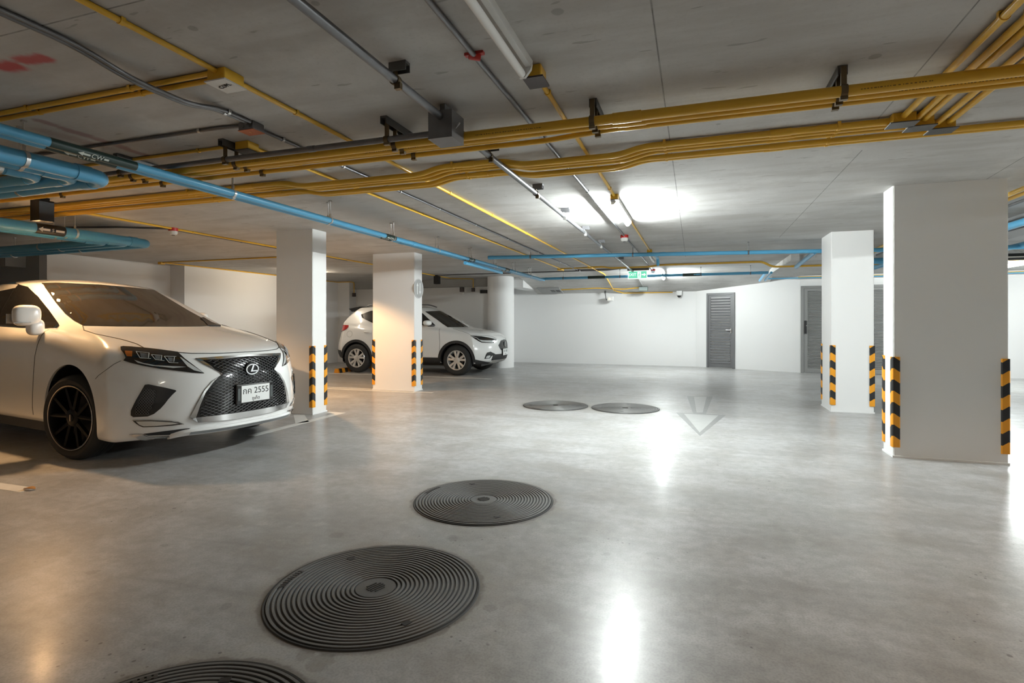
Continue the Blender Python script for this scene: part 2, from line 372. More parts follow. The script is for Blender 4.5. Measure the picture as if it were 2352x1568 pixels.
# ------------------------------------------------------------------ doors
def wall_hit(u):                            # where the view ray at column u meets the slanted wall
    d = rayd(u, VH); a = WA - CAM
    t = (a.x * WD.y - a.y * WD.x) / (d.x * WD.y - d.y * WD.x); p = CAM + d * t; return p
a, b_ = wall_hit(1623.5), wall_hit(1688); dw = (b_ - a).length; dh = 1.97
D = empty('door_1', (a.x, a.y, 0), math.atan2(WD.y, WD.x)); tag(D, 'narrow grey louvred metal door in slanted white wall', 'door', kind='structure')
f = .055
m = MB(); m.box((0, -.03, 0), (f, .02, dh)); m.box((dw - f, -.03, 0), (dw, .02, dh)); m.box((f, -.03, dh - f), (dw - f, .02, dh)); m.build('door_frame', GREYD, D)
m = MB(); l0, l1 = f + .004, dw - f - .004
m.box((l0, -.022, .02), (l0 + .05, .01, dh - f - .004)); m.box((l1 - .05, -.022, .02), (l1, .01, dh - f - .004)); m.box((l0 + .05, -.022, .02), (l1 - .05, .01, .13)); m.box((l0 + .05, -.022, dh - f - .06), (l1 - .05, .01, dh - f - .004))
m.build('leaf_frame', GREYD, D)
m = MB(); ns = 24; z0, z1 = .13, dh - f - .06
for i in range(ns):
    z = z0 + (z1 - z0) * i / ns; p = (z1 - z0) / ns
    m.prism([(l0 + .05, -.034, z), (l0 + .05, -.034, z + .014), (l0 + .05, .02, z + p + .004), (l0 + .05, .02, z + p - .004)], (l1 - l0 - .1, 0, 0))
m.build('louvre_blades', GREYD, D)
m = MB().cbox((l1 - .03, -.03, .98), (.035, .014, .12)); hd = m.build('lock_plate', GALVB, D)
MB().tube([(l1 - .03, -.036, 1.0), (l1 - .03, -.07, 1.0), (l1 - .15, -.07, 1.0)], .009).build('lever_handle', GALVB, hd)
D = empty('door_2', (2.36, 14.45, 0)); tag(D, 'wide grey double door with fine louvres behind the white pillar', 'door', kind='structure')
W2, H2, f = 2.15, 2.06, .06
m = MB(); m.box((0, -.035, 0), (f, .01, H2)); m.box((W2 - f, -.035, 0), (W2, .01, H2)); m.box((f, -.035, H2 - f), (W2 - f, .01, H2)); m.build('door_frame', GREYL, D)
for k in range(2):
    x0 = f + .004 + k * (W2 / 2 - f); x1 = x0 + W2 / 2 - f - .008
    m = MB(); s = .075
    m.box((x0, -.028, .015), (x0 + s, .005, H2 - f - .004)); m.box((x1 - s, -.028, .015), (x1, .005, H2 - f - .004)); m.box((x0 + s, -.028, .015), (x1 - s, .005, .10)); m.box((x0 + s, -.028, H2 - f - .06), (x1 - s, .005, H2 - f - .004))
    lf = m.build('door_leaf', GREYL, D)
    m = MB(); ns = 56; z0, z1 = .10, H2 - f - .06; p = (z1 - z0) / ns
    for i in range(ns):
        z = z0 + p * i; m.prism([(x0 + s, -.024, z), (x0 + s, -.024, z + .006), (x0 + s, .004, z + p + .002), (x0 + s, .004, z + p - .004)], (x1 - x0 - 2 * s, 0, 0))
    m.build('louvre_blades', GREYL, lf)
    if k == 0:
        MB().box((x0 + .01, -.05, .93), (x0 + .055, -.028, 1.24)).build('pull_handle', BLACK, lf)
        MB().lathe([(.008, 0), (.008, .012)], (x0 + .045, -.062, 1.12), axis='y', n=12).build('lock_cylinder', GALVB, lf)

# ------------------------------------------------------------------ floor markings
def marking(name, poly, m, label, t=.0012, z=0):
    o = MB().prism([(p[0], p[1], z) for p in poly], (0, 0, t)).build(name, m); return tag(o, label, 'floor marking', 'painted floor markings')
def line(x0, x1, y0, y1, label): return marking('bay_line', [(x0, y0), (x1, y0), (x1, y1), (x0, y1)], LINE, label)
line(-9.6, -4.52, 2.52, 2.62, 'white bay line ending at a dry leaf, left foreground')
line(-4.50, -4.40, 4.55, 6.02, 'white edge line along the aisle at foot of pillar by large car')
line(-4.66, -4.40, 6.02, 6.12, 'short white cross line at pillar corner beside large car')
p = [on_z(*q, 0) for q in ((672, 953), (692, 955), (704, 970), (684, 973))]
marking('bay_line', [(-4.93, 5.75), (-4.80, 5.80), (-4.42, 5.42), (-4.50, 5.28)], LINE, 'diagonal white hatch stripe beside bumper of large car')
line(-9.8, -4.55, 8.22, 8.30, 'white bay line passing just before the pillar with round sign')
line(-9.8, -5.46, 8.40, 8.47, 'white bay line running into left side of the pillar with round sign')
line(-9.8, -4.1, 10.72, 10.80, 'white bay line alongside the small white car')
line(-4.62, -4.25, 8.30, 8.38, 'stub of white line at right foot of the pillar with round sign')
P = lambda *q: [on_z(u, v, 0).to_2d() for u, v in q]
tri = P((1553, 947), (1667, 953), (1608, 1001)); sh = P((1578, 909.5), (1637, 910.5), (1621, 951), (1592, 949.5))
o = empty('floor_arrow', (0, 0, 0)); tag(o, 'faded scraped direction arrow on floor beyond the manhole covers', 'floor marking')
MB().prism([(p.x, p.y, 0) for p in tri], (0, 0, .0008)).build('arrow_head_outline', GHOST, o)
MB().prism([(p.x, p.y, 0) for p in P((1571, 950), (1650, 954), (1607, 993))], (0, 0, .0014)).build('arrow_head', GHOSTL, o)
MB().prism([(p.x, p.y, 0) for p in sh], (0, 0, .0007)).build('arrow_shaft', GHOST, o)
MB().prism([(p.x, p.y, 0) for p in P((1594, 911), (1623, 911), (1614, 947), (1600, 947))], (0, 0, .0012)).build('arrow_shaft_paint', mat('worn_arrow_shaft', (.37, .37, .36), .4, var=.2, vscale=14), o)
# dry leaf lying on the end of the line
lp = on_z(66, 1125, 0); m = MB(); n = 9; vs = []
for i in range(n):
    t = i / (n - 1); wd = .022 * math.sin(PI * t) ** .7
    for s in (-1, 0, 1): vs.append((lp.x - .055 + .11 * t, lp.y + s * wd + .01 * t, .004 + .012 * abs(s) * math.sin(PI * t) + .006 * t))
fs = [(i * 3 + j, i * 3 + j + 1, i * 3 + j + 4, i * 3 + j + 3) for i in range(n - 1) for j in range(2)]
m.add(vs, fs); lf = m.build('fallen_leaf', mat('dry_leaf', (.36, .15, .02), .6, var=.3, vscale=40), smooth=True); tag(lf, 'dry orange-brown leaf lying on end of white bay line', 'leaf')
lf.modifiers.new('thickness', 'SOLIDIFY').thickness = .0015

# ------------------------------------------------------------------ manhole covers
def iron_top():
    m = mat('manhole_face', (.05, .05, .05), .5); g = NG(m); tc = g.n('ShaderNodeTexCoord').outputs['Object']
    sep = g.n('ShaderNodeSeparateXYZ'); g.put(sep.inputs[0], tc)
    n = g.noise(tc, 9, 4); n2 = g.noise(tc, 90, 2)
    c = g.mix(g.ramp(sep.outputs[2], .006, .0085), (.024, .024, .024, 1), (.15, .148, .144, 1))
    c = g.mix(g.m('MULTIPLY', g.ramp(n, .5, .75), .35), c, (.10, .09, .075, 1))
    c = g.mix(g.m('MULTIPLY', g.ramp(n2, .5, .8), .3), c, (.02, .02, .02, 1))
    g.put(g.b.inputs['Base Color'], c); g.b.inputs['Roughness'].default_value = .48
    return m
IRONF = iron_top(); R0 = .465
def manhole():
    o = empty('manhole_cover')
    prof = [(.001, .0075), (.088, .0075), (.09, .003)]
    nr = 17; p = (.437 - .094) / nr
    for i in range(nr):
        r = .094 + p * i; prof += [(r, .003), (r + p * .18, .009), (r + p * .62, .009), (r + p * .80, .003)]
    prof += [(.438, .003), (.442, .008), (.452, .008), (.455, .0005)]
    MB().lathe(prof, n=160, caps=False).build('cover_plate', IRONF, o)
    MB().lathe([(.455, .0005), (.457, .004), (R0, .005), (R0 + .004, .0005)], n=160, caps=False).build('frame_ring', mat('frame_iron', (.03, .03, .03), .5), o)
    m = MB()
    for k, (wd, yy) in enumerate(((.05, -.03), (.075, -.015), (.08, .0), (.075, .015), (.05, .03))): m.cbox((0, yy, .0095), (wd, .007, .004))
    m.build('centre_badge', IRON, o)
    for s in (1, -1): MB().cbox((.10 * s, .34 * s, .0102), (.036, .026, .002)).build('lifting_slot', BLACK, o)
    a0 = 1.9
    m = MB()
    for k in range(9):
        a = a0 + k * .045; cx, cy = .425 * math.cos(a), .425 * math.sin(a)
        m.prism([(cx + dx * math.cos(a) - dy * math.sin(a), cy + dx * math.sin(a) + dy * math.cos(a), .009) for dx, dy in ((-.014, -.007), (.012, -.007), (.012, .006), (-.014, .004))], (0, 0, .002))
    m.build('raised_lettering', IRON, o)
    return o
mh = manhole()
spots = [(-1.366, 2.12, 1.2, 'dark ribbed round manhole cover, the large one left of centre foreground'),
         (-1.357, 3.41, .9, 'dark ribbed round manhole cover in the middle, second row from camera'),
         (-1.41, 1.06, .5, 'dark ribbed round manhole cover cut off by the bottom edge'),
         (-1.92, 7.62, 2.2, 'far manhole cover nearer the parked cars, left of the distant pair'),
         (-.937, 7.69, .3, 'far manhole cover nearer the floor arrow, right of the distant pair')]
for i, (x, y, a, l) in enumerate(spots):
    o = mh if i == 0 else copy_tree(mh)
    o.location = (x, y, 0); o.rotation_euler.z = a; tag(o, l, 'manhole cover', 'round ribbed manhole covers in the aisle')
# wheel stops behind the small car
def wheel_stop():
    o = MB().prism([(-.07, -.275, 0), (.07, -.275, 0), (.045, -.275, .1), (-.045, -.275, .1)], (0, .55, 0)).build('wheel_stop', STOPM); return o
w0 = wheel_stop(); w0.location = (-8.06, 11.12, 0); tag(w0, 'yellow and black rubber wheel stop behind near rear wheel of small car', 'wheel stop', 'wheel stops')
w1 = w0.copy(); COL.objects.link(w1); w1.location = (-8.06, 12.55, 0); tag(w1, 'wheel stop behind far rear wheel of small car')
def adopt(o, p):
    o.parent = p; o.matrix_parent_inverse = p.matrix_basis.inverted(); return o
# ------------------------------------------------------------------ pipes and conduits
def pipe(name, label, cat, pts, r, m, group=None, n=14, bend=.06, couplings=(), clips=(), clipm=None, clipname='clip', smooth=True):
    """a pipe swept along pts; couplings / clips are distances along straight pts given as points with a direction"""
    o = MB().tube(fillet(pts, bend) if len(pts) > 2 else pts, r, n).build(name, m, smooth=True)
    tag(o, label, cat, group)
    for p, d, L in couplings:
        p, d = Vector(p), Vector(d).normalized()
        MB().tube([p - d * L / 2, p + d * L / 2], r * 1.14, n).build('coupling', m, o, smooth=True)
    for p, d in clips:
        p, d = Vector(p), Vector(d).normalized(); side = d.cross(Vector((0, 0, 1))).normalized()
        mb = MB().tube([p - d * .009, p + d * .009], r + .0035, n)
        a = p + side * (r + .012); top = H - .001
        mb.box((min(p.x, p.x) - .009 * abs(d.x) - (r + .004) * abs(side.x), p.y - .009 * abs(d.y) - (r + .004) * abs(side.y), p.z),
               (p.x + .009 * abs(d.x) + (r + .004) * abs(side.x), p.y + .009 * abs(d.y) + (r + .004) * abs(side.y), top))
        mb.build(clipname, clipm or m, o, smooth=True)
    return o
GC = 'conduits fixed to the ceiling'
UX, UY = (1, 0, 0), (0, 1, 0)
X0, X1 = -12.9, 9.9
# upper hung bundle, nearest the camera
def xrun(y, z, x0=X0, x1=X1): return [(x0, y, z), (x1, y, z)]
def dashes(parent, y, z, r, spans, a=.35):
    # faint manufacturer's print on the side of a pipe, far too small to read
    for x0, x1 in spans:
        mb = MB(); x = x0
        while x < x1:
            w = random.uniform(.004, .012); cy, cz = y - r * math.cos(a), z - r * math.sin(a)
            mb.prism([(x, cy - .0006, cz + .002), (x + w, cy - .0006, cz + .002), (x + w, cy + .0006, cz - .002), (x, cy + .0006, cz - .002)], (0, .0005, .0002))
            x += w + random.uniform(.003, .009)
        mb.build('printed_marking', mat('print_ink', (.20, .12, .02), .6), parent)
A = pipe('conduit_pipe', 'thickest yellow pipe, nearest of the upper hung bundle', 'pipe', xrun(2.913, 2.283), .026, YEL, 'upper hung yellow pipes', couplings=[((-.346, 2.913, 2.283), UX, .15), ((-4.6, 2.913, 2.283), UX, .12)])
dashes(A, 2.913, 2.283, .026, [(-1.2, -.82), (.72, 1.0), (-2.9, -2.6)])
B = pipe('conduit_pipe', 'middle yellow pipe of the upper hung bundle', 'pipe', xrun(3.006, 2.288), .0205, YEL, 'upper hung yellow pipes', couplings=[((-.33, 3.006, 2.288), UX, .15)])
dashes(B, 3.006, 2.288, .0205, [(-2.0, -1.62), (.9, 1.4)])
pipe('conduit_pipe', 'thin yellow pipe on far side of the upper hung bundle with long bend', 'pipe', [(X0, 3.15, 2.288), (-.85, 3.15, 2.288), (-.45, 3.082, 2.288), (X1, 3.082, 2.288)], .016, YEL, 'upper hung yellow pipes', couplings=[((-.31, 3.082, 2.288), UX, .14)])
pipe('conduit_pipe', 'short yellow pipe squeezed inside left half of the upper hung bundle', 'pipe', [(X0, 3.083, 2.30), (-2.35, 3.083, 2.30), (-1.95, 3.075, 2.296), (-1.1, 3.075, 2.296), (-.75, 3.06, 2.31), (-.5, 3.06, 2.33)], .015, YEL, 'upper hung yellow pipes')
pipe('conduit_pipe', 'grey steel conduit running beside the upper yellow bundle into grey box', 'pipe', xrun(2.82, 2.285, X0, -1.40), .018, GALV, couplings=[((-2.28, 2.82, 2.285), UX, .05), ((-5.2, 2.82, 2.285), UX, .05)])
for i, (x, w) in enumerate(((-5.1, 'far left by the blue pipes'), (-3.95, 'left of the blue pipes'), (-2.975, 'under the small yellow box'), (-1.74, 'left of the grey junction box'), (-.53, 'between tube lamp and long ceiling joint'), (.656, 'right of the long ceiling joint'), (1.85, 'at right edge near diagonal pipes'))):
    o = empty('pipe_hanger', (x, 0, 0)); tag(o, 'dark strut hanger with clamps on upper yellow bundle, ' + w, 'hanger', 'strut hangers of the upper bundle')
    m = MB(); ya = 2.78 if x < -1.4 else 2.93; m.box((-.021, ya, H - .012), (.021, 3.19, H)); m.box((-.021, ya, H - .044), (-.016, 3.19, H - .012)); m.box((.016, ya, H - .044), (.021, 3.19, H - .012)); m.build('strut_channel', DKMETAL, o)
    for y, z, r in ((2.913, 2.283, .026), (3.006, 2.288, .0205), (3.082 if x > -.5 else 3.096 if x > -.6 else 3.15, 2.288, .016)) + (((2.82, 2.285, .018),) if x < -1.4 else ()):
        m = MB().tube([(-.014, y, z), (.014, y, z)], r + .005, 16); m.box((-.012, y - .006, z + r), (.012, y + .006, H - .012)); m.box((-.016, y - .012, z - r - .016), (.016, y + .012, z - r)); m.build('clamp', BRONZE, o, smooth=True)
# lower bundle, fixed directly to the ceiling
DIPS = [(-3.15, -2.02), (-1.2, -.5)]
def dipped(y, z, x0, x1, dz=.042, dy=0.0, k=0):
    pts = [(x0, y, z)]
    for a, b_ in DIPS:
        a, b_ = a + k * .02, b_ + k * .02
        pts += [(a - .16, y, z), (a, y + dy, z - dz), (b_, y + dy, z - dz), (b_ + .16, y, z)]
    return pts + [(x1, y, z)]
LB = [(3.76, .0205, 1.08, 'nearest yellow pipe of the lower ceiling bundle, ending in first box'), (3.832, .0165, 1.19, 'second yellow pipe of the lower ceiling bundle, ending in middle box'), (3.90, .0165, 1.33, 'third yellow pipe of the lower ceiling bundle, ending in last box'),
      (4.04, .018, X1, 'fourth yellow pipe of the lower ceiling bundle, set apart by a gap'), (4.095, .0165, X1, 'farthest yellow pipe of the lower ceiling bundle')]
for k, (y, r, x1, l) in enumerate(LB):
    z = H - .026
    pipe('conduit_pipe', l, 'pipe', dipped(y, z, X0, x1, k=k if k < 3 else k - 5), r, YEL, 'lower yellow pipes', bend=.09,
         couplings=[((.50 + (.03 if k % 2 else 0), y, z), UX, .12), ((-1.62 + .03 * (k % 3), y, z), UX, .10), ((-3.7 + .02 * k, y, z), UX, .10)],
         clips=[((x, y, z), UX) for x in (.82, -.2, -1.75, -4.4) if x < x1])
# three boxes at the end of the lower bundle, and the diagonal-looking pipes that leave them towards the camera
def box(name, label, c, sz, m, covm=None, cov=.006, over=.006, cat='junction box', knock=True):
    o = empty(name, c); tag(o, label, cat)
    b_ = MB().box((-sz[0] / 2, -sz[1] / 2, 0), (sz[0] / 2, sz[1] / 2, sz[2])).build('housing', m, o)
    bv = b_.modifiers.new('round', 'BEVEL'); bv.width = .006; bv.segments = 2
    if covm: MB().box((-sz[0] / 2 - over, -sz[1] / 2 - over, -cov), (sz[0] / 2 + over, sz[1] / 2 + over, 0)).build('cover', covm, o)
    if knock:
        for sx in (-1, 1): MB().lathe([(.014, 0), (.014, .002)], (sx * sz[0] * .22, -sz[1] / 2 - .0015, sz[2] * .5), axis='y', n=16).build('knockout', m, o)
    return o
for k, (x, y) in enumerate(((1.14, 3.74), (1.26, 3.84), (1.40, 3.935))):
    box('junction_box', ['yellow box with dark cover, nearest of three at end of lower bundle', 'yellow box with dark cover, middle of three at end of lower bundle', 'yellow box with dark cover, farthest of three at end of lower bundle'][k], (x, y, H - .056), (.12, .09, .056), YEL, DKMETAL, over=.012)
for k, (x, ye, w) in enumerate(((1.136, 3.70, 'leftmost, into nearest box'), (1.222, 3.80, 'second, into middle box'), (1.268, 3.80, 'third, into middle box'), (1.365, 3.89, 'fourth, into farthest box'), (1.425, 3.89, 'rightmost, into farthest box'))):
    z = H - .022
    pipe('conduit_pipe', 'yellow pipe at top right corner running back under the ceiling, ' + w, 'pipe', [(x, -3, z), (x, ye, z)], .0165, YEL, 'yellow pipes at top right', clips=[((x, 2.62, z), UY), ((x, 1.4, z), UY)])

# single conduits running away from the camera on the ceiling
ZC = H - .013
def yrun(label, x, y0, y1, r, m, clip=(), z=ZC, group=GC, name='conduit', cm=None, extra=()):
    return pipe(name, label, 'conduit', [(x, y0, z), (x, y1, z), *extra], r, m, group, clips=[((x, y, z), UY) for y in clip], clipm=cm)
sl = lambda x, y: (x, y, zc(y, x) - .013)
yrun('yellow conduit from top left edge to the box marked COM', -2.17, -3, 2.0, .0125, YEL, (.6, 1.55))
yrun('yellow conduit leaving the COM box towards the far ceiling', -2.17, 2.12, 11.7, .0125, YEL, (2.55, 3.4, 4.6, 5.7, 7.0, 8.3, 9.6))
yrun('yellow conduit continuing the COM line down the sloped slab', -2.17, 11.84, YS, .0125, YEL, (), extra=[sl(-2.17, 15.2)])
yrun('yellow conduit leaving the small yellow box by the upper bundle', -2.88, 3.0, 12.1, .0125, YEL, (5.4, 7.2, 8.2, 9.6, 11.0))
yrun('grey conduit between two yellow ones, leaving the orange-covered box', -2.575, 2.68, 12.3, .011, GALV, (2.9, 3.55, 4.4, 5.2, 6.2, 7.4, 9, 10.6), cm=GALVB)
for k, dx in enumerate((0, .03)):
    pipe('conduit', 'grey conduit swooping under the yellow pair at upper left, ' + ('outer' if k else 'inner') + ' of two', 'conduit', [(-2.56 + dx, -3, ZC), (-2.56 + dx, 1.62, ZC), (-2.56 + dx, 1.86, H - .06), (-2.56 + dx, 2.18, H - .06), (-2.56 + dx, 2.36, ZC), (-2.56 + dx, 2.58, ZC)], .0105, GALV, GC, bend=.12, clips=[((-2.56 + dx, 2.42, ZC), UY)], clipm=GALVB)
for k, y in enumerate((2.015, 2.075)):
    pipe('conduit', 'yellow conduit running left from the COM box, ' + ('farther' if k else 'nearer') + ' of the pair', 'conduit', [(X0, y, ZC), (-2.22, y, ZC)], .0125, YEL, GC, clips=[((-3.55, y, ZC), UX), ((-2.75, y, ZC), UX)])
pipe('conduit', 'grey conduit running left from the orange-covered box', 'conduit', [(X0, 2.60, ZC), (-2.80, 2.60, ZC), (-2.62, 2.62, ZC)], .0105, GALV, GC, clips=[((-2.95, 2.6, ZC), UX), ((-4.0, 2.6, ZC), UX)], clipm=GALVB)
pipe('conduit', 'thin yellow conduit running left from the small yellow box', 'conduit', [(X0, 2.90, H - .012), (-2.92, 2.90, H - .012)], .011, YEL, GC, clips=[((-3.3, 2.9, H - .012), UX)])
b = box('junction_box', 'yellow box with white cover lettered COM under upper left ceiling', (-2.17, 2.06, H - .058), (.11, .12, .058), YEL, WHITEP, over=.008)
adopt(put_text('COM.', .034, BLACK, (-2.17, 2.055, H - .0655), (1, -.25, 0), (-.25, -1, 0)), b)
b = box('junction_box', 'grey box with orange cover plate where grey conduits meet', (-2.575, 2.635, H - .05), (.115, .09, .05), GALV, ORANGE, over=.002, cov=.003)
adopt(put_text('F', .05, mat('pale_orange', (.7, .3, .12), .5), (-2.575, 2.635, H - .0535), (1, .3, 0), (.3, -1, 0)), b)
box('junction_box', 'small yellow box with dark cover above left end of upper bundle', (-2.88, 2.91, H - .055), (.11, .10, .055), YEL, DKMETAL, over=.003)

# grey fire pipe with its pull box
GX, GZ = -1.336, 2.335
yp = lambda a, b_, l: pipe('steel_pipe', l, 'pipe', [(GX, a, GZ), (GX, b_, GZ)], .0205, GALV, 'grey steel pipe under the ceiling', couplings=[((GX, a + .02, GZ), UY, .04)])
yp(-3, 2.71, 'thick dark grey steel pipe running from top edge to the grey box')
yp(2.86, 12.35, 'bright grey steel pipe running from the grey box to the exit sign')
o = empty('pull_box', (-1.335, 2.785, 2.217)); tag(o, 'square dark grey steel pull box beside the upper yellow bundle', 'junction box')
MB().box((-.072, -.08, 0), (.072, .08, .15)).build('housing', GALV, o); MB().box((-.074, -.082, -.003), (.074, .082, 0)).build('cover', GALV, o)
MB().tube([(.071, -.03, .06), (.11, -.06, .075)], .004, 8).build('screw', GALVB, o)
MB().box((-.015, -.05, .15), (.015, .05, H - 2.217)).build('mounting_strut', DKMETAL, o)
for k, y in enumerate((2.24, 3.46, 4.6, 5.65, 6.8, 8.0, 10.2)):
    o = empty('pipe_hanger', (GX, y, 0)); tag(o, 'short strut with clamp carrying grey steel pipe, ' + ['in front of the grey box', 'between the two yellow bundles', 'just beyond the lower yellow bundle', 'level with the lit tube lamp', 'beyond the lit tube lamp', 'near the first blue cross pipe', 'beyond the first blue cross pipe'][k], 'hanger', 'hangers of the grey steel pipe')
    m = MB(); m.box((-.025, -.021, H - .012), (.065, .021, H)); m.box((-.025, -.021, H - .044), (.065, -.016, H - .012)); m.box((-.025, .016, H - .044), (.065, .021, H - .012)); m.build('strut_channel', DKMETAL if k < 2 else GALV, o)
    m = MB().tube([(0, -.014, GZ), (0, .014, GZ)], .0255, 16); m.box((-.006, -.012, GZ), (.006, .012, H - .012)); m.box((.0, -.012, GZ - .045), (.03, .012, GZ - .015)); m.build('clamp', BRONZE if k < 3 else GALVB, o, smooth=True)

# alarm line with detectors
yrun('slim grey alarm conduit with a red clip, left of the unlit tube lamp', -.945, -3, 7.62, .0125, GALV, (1.1, 3.3, 4.95), cm=GALVB)
yrun('slim grey alarm conduit between the two red and white detectors', -.945, 7.72, 12.7, .0115, GALV, (9, 11), cm=GALVB)
o = MB().tube([(-.965, 2.25, ZC), (-.925, 2.28, ZC)], .019, 12).box((-.99, 2.25, H - .012), (-.90, 2.275, H)).build('pipe_saddle', REDP, smooth=True); tag(o, 'small red saddle clip on slim grey alarm conduit', 'clip')
def detector(x, y, label):
    o = empty('smoke_detector', (x, y, zc(y, x))); tag(o, label, 'smoke detector', 'red and white smoke detectors')
    MB().lathe([(.055, 0), (.055, -.035), (.05, -.04)], n=32).build('base', REDP, o, smooth=True)
    MB().lathe([(.05, -.04), (.052, -.06), (.042, -.082), (.02, -.09)], n=32).build('sensor_head', WHITEP, o, smooth=True)
    MB().lathe([(.021, -.088), (.019, -.096), (.002, -.097)], n=24).build('vent_cap', DKMETAL, o, smooth=True)
detector(-.945, 7.67, 'red and white smoke detector on ceiling beyond the lit tube lamp')
detector(-.93, 12.8, 'distant red and white smoke detector beside the exit sign')
detector(-6.38, 5.23, 'red and white smoke detector above roof of the large white car')
detector(-6.5, 11.6, 'smoke detector half hidden behind the pillar with round sign')

# ------------------------------------------------------------------ lamps
def emis(name, col, s):
    m = bpy.data.materials.new(name); m.use_nodes = True; b_ = m.node_tree.nodes['Principled BSDF']
    b_.inputs['Base Color'].default_value = (*[min(.8, q) for q in col], 1); b_.inputs['Emission Color'].default_value = (*col, 1); b_.inputs['Emission Strength'].default_value = s; return m
COOL = (.93, 1.0, .985); WARM = (1.0, .58, .26)
TUBE_ON = emis('lit_tube', COOL, 760.0); TUBE_FAR = emis('lit_far_tube', COOL, 480.0); TUBE_FILL = emis('added_fill_tube', (1, .84, .64), 85.0); TUBE_OFF = mat('unlit_tube', (.80, .79, .76), .25); LENS = emis('lit_lamp_lens', WARM, 60.0)
def tube_light(x, y0, y1, on, label, z=H, axis='y'):
    o = empty('tube_light', (x, (y0 + y1) / 2, z), 0 if axis == 'y' else -PI / 2); tag(o, label, 'tube light', 'fluorescent tube lights')
    L = (y1 - y0) / 2
    m = MB().prism([(-.017, -L, 0), (.017, -L, 0), (.013, -L, -.032), (-.013, -L, -.032)], (0, 2 * L, 0)); m.build('batten', WHITEP, o)
    tx = -.030
    MB().tube([(tx, -L + .02, -.062), (tx, L - .02, -.062)], .0185, 16).build('tube', TUBE_FILL if on == 'warm' else TUBE_FAR if on == 'far' else TUBE_ON if on else TUBE_OFF, o, smooth=True)
    for s in (-1, 1):
        m = MB().prism([(-.02, 0, -.02), (.018, 0, -.02), (.012, 0, -.045), (tx + .014, 0, -.078), (tx - .014, 0, -.078), (tx - .015, 0, -.05)], (0, .018, 0)); c_ = m.build('lamp_holder', WHITEP, o); c_.location.y = s * L - (.018 if s > 0 else 0)
    return o
TX = -.735
tube_light(TX, 1.17, 2.42, False, 'unlit white tube lamp on near ceiling at top centre')
tube_light(TX, 5.27, 6.52, True, 'brightly lit tube lamp on ceiling right of centre')
tube_light(TX, 9.42, 10.67, False, 'distant unlit tube lamp above the first blue cross pipe')
tube_light(TX, 12.98, 14.0, 'far', 'distant lit tube lamp beyond the exit sign', z=2.332)
tube_light(5.55, 11.9, 13.1, 'far', 'lit tube lamp glimpsed at right edge beside broad pillar', z=2.30)
tube_light(6.2, 5.2, 6.45, True, 'unseen fill tube lamp added in the right-hand bays')  # out-of-view tube put in as fill from the right
tube_light(-.735, -4.2, -2.95, 'warm', 'warm fill tube lamp added behind the viewpoint')  # added behind the camera to brighten the foreground floor
tube_light(4.6, -3.4, -2.15, False, 'unlit tube lamp in the right bays behind the viewpoint')
box('junction_box', 'yellow box with brown cover at end of the unlit near tube lamp', (TX + .01, 2.50, H - .06), (.075, .10, .06), YEL, BROWN, over=.012, cov=.008)
box('junction_box', 'yellow box with grey cover at near end of the lit tube lamp', (TX, 5.21, H - .05), (.075, .075, .05), YEL, GREYL, over=.003)
box('junction_box', 'yellow box at near end of the distant unlit tube lamp', (TX, 9.34, H - .05), (.08, .08, .05), YEL, BROWN, over=.003)
yrun('yellow conduit linking the unlit near tube lamp to the lit one', TX, 2.55, 5.17, .0125, YEL, (2.75, 4.9))
yrun('yellow conduit linking the lit tube lamp to the distant unlit one', TX, 6.54, 9.3, .0115, YEL, (6.6, 8.0))
yrun('yellow conduit from the distant unlit tube lamp to the cross conduits', TX, 10.7, 12.0, .0115, YEL, (10.9,))

def box_lamp(x, y, on, power, label, zt=H - .03, h=.20, w=.13):
    o = empty('box_downlight', (x, y, zt)); tag(o, label, 'downlight', 'black box downlights')
    m = MB(); t = .006; a = w / 2
    m.box((-a, -a, -h), (-a + t, a, 0)); m.box((a - t, -a, -h), (a, a, 0)); m.box((-a + t, -a, -h), (a - t, -a + t, 0)); m.box((-a + t, a - t, -h), (a - t, a, 0)); m.box((-a + t, -a + t, -.02), (a - t, a - t, 0)); m.build('shade', SATIN, o)
    MB().box((-.04, -.04, 0), (.04, .04, H - zt)).build('ceiling_mount', BLACK, o)
    MB().lathe([(.045, -h + .035), (.045, -h + .025)], n=24).build('lens', LENS if on else TUBE_OFF, o)
    if on:
        li = bpy.data.lights.new('downlight_beam', 'SPOT'); li.energy = power; li.color = WARM; li.spot_size = math.radians(136); li.spot_blend = .30; li.shadow_soft_size = .045
        lo = bpy.data.objects.new('downlight_beam', li); COL.objects.link(lo); lo.parent = o; lo.location = (0, 0, -h + .015)
    return o
WP = 230
box_lamp(-6.04, 3.55, True, WP * .75, 'black box downlight glowing warm above side of the large white car')
box_lamp(-6.10, 7.2, True, WP * 1.15, 'black box downlight hidden behind pillar, lighting the sign pillar')
tube_light(-8.6, 9.9, 11.1, 'warm', 'warm fill tube lamp added out of sight behind pillar beside large car')  # added lamp, covered by the pillar; brightens left wall and small car
box_lamp(-6.30, 12.6, False, WP, 'small black box downlight right of the pillar with round sign')
box_lamp(-6.04, -.3, True, WP * .5, 'black box downlight over the bay left of the viewpoint')
box_lamp(2.6, 2.0, True, WP * .3, 'black box downlight in front of the broad right pillar')
yrun('yellow conduit feeding the row of black box downlights', -6.36, 4.12, 12.9, .0125, YEL, (5.5, 7.4, 8.6, 10.5))
yrun('grey conduit beside the downlight feed, running from red detector', -6.44, 5.3, 9.0, .011, GALV, (6.4, 7.7))
pipe('conduit', 'dark conduit between blue pipes and the red detector above large car', 'conduit', [(-7.6, 4.7, ZC), (-6.9, 4.9, ZC), (-6.42, 5.2, ZC)], .011, GALV, GC)
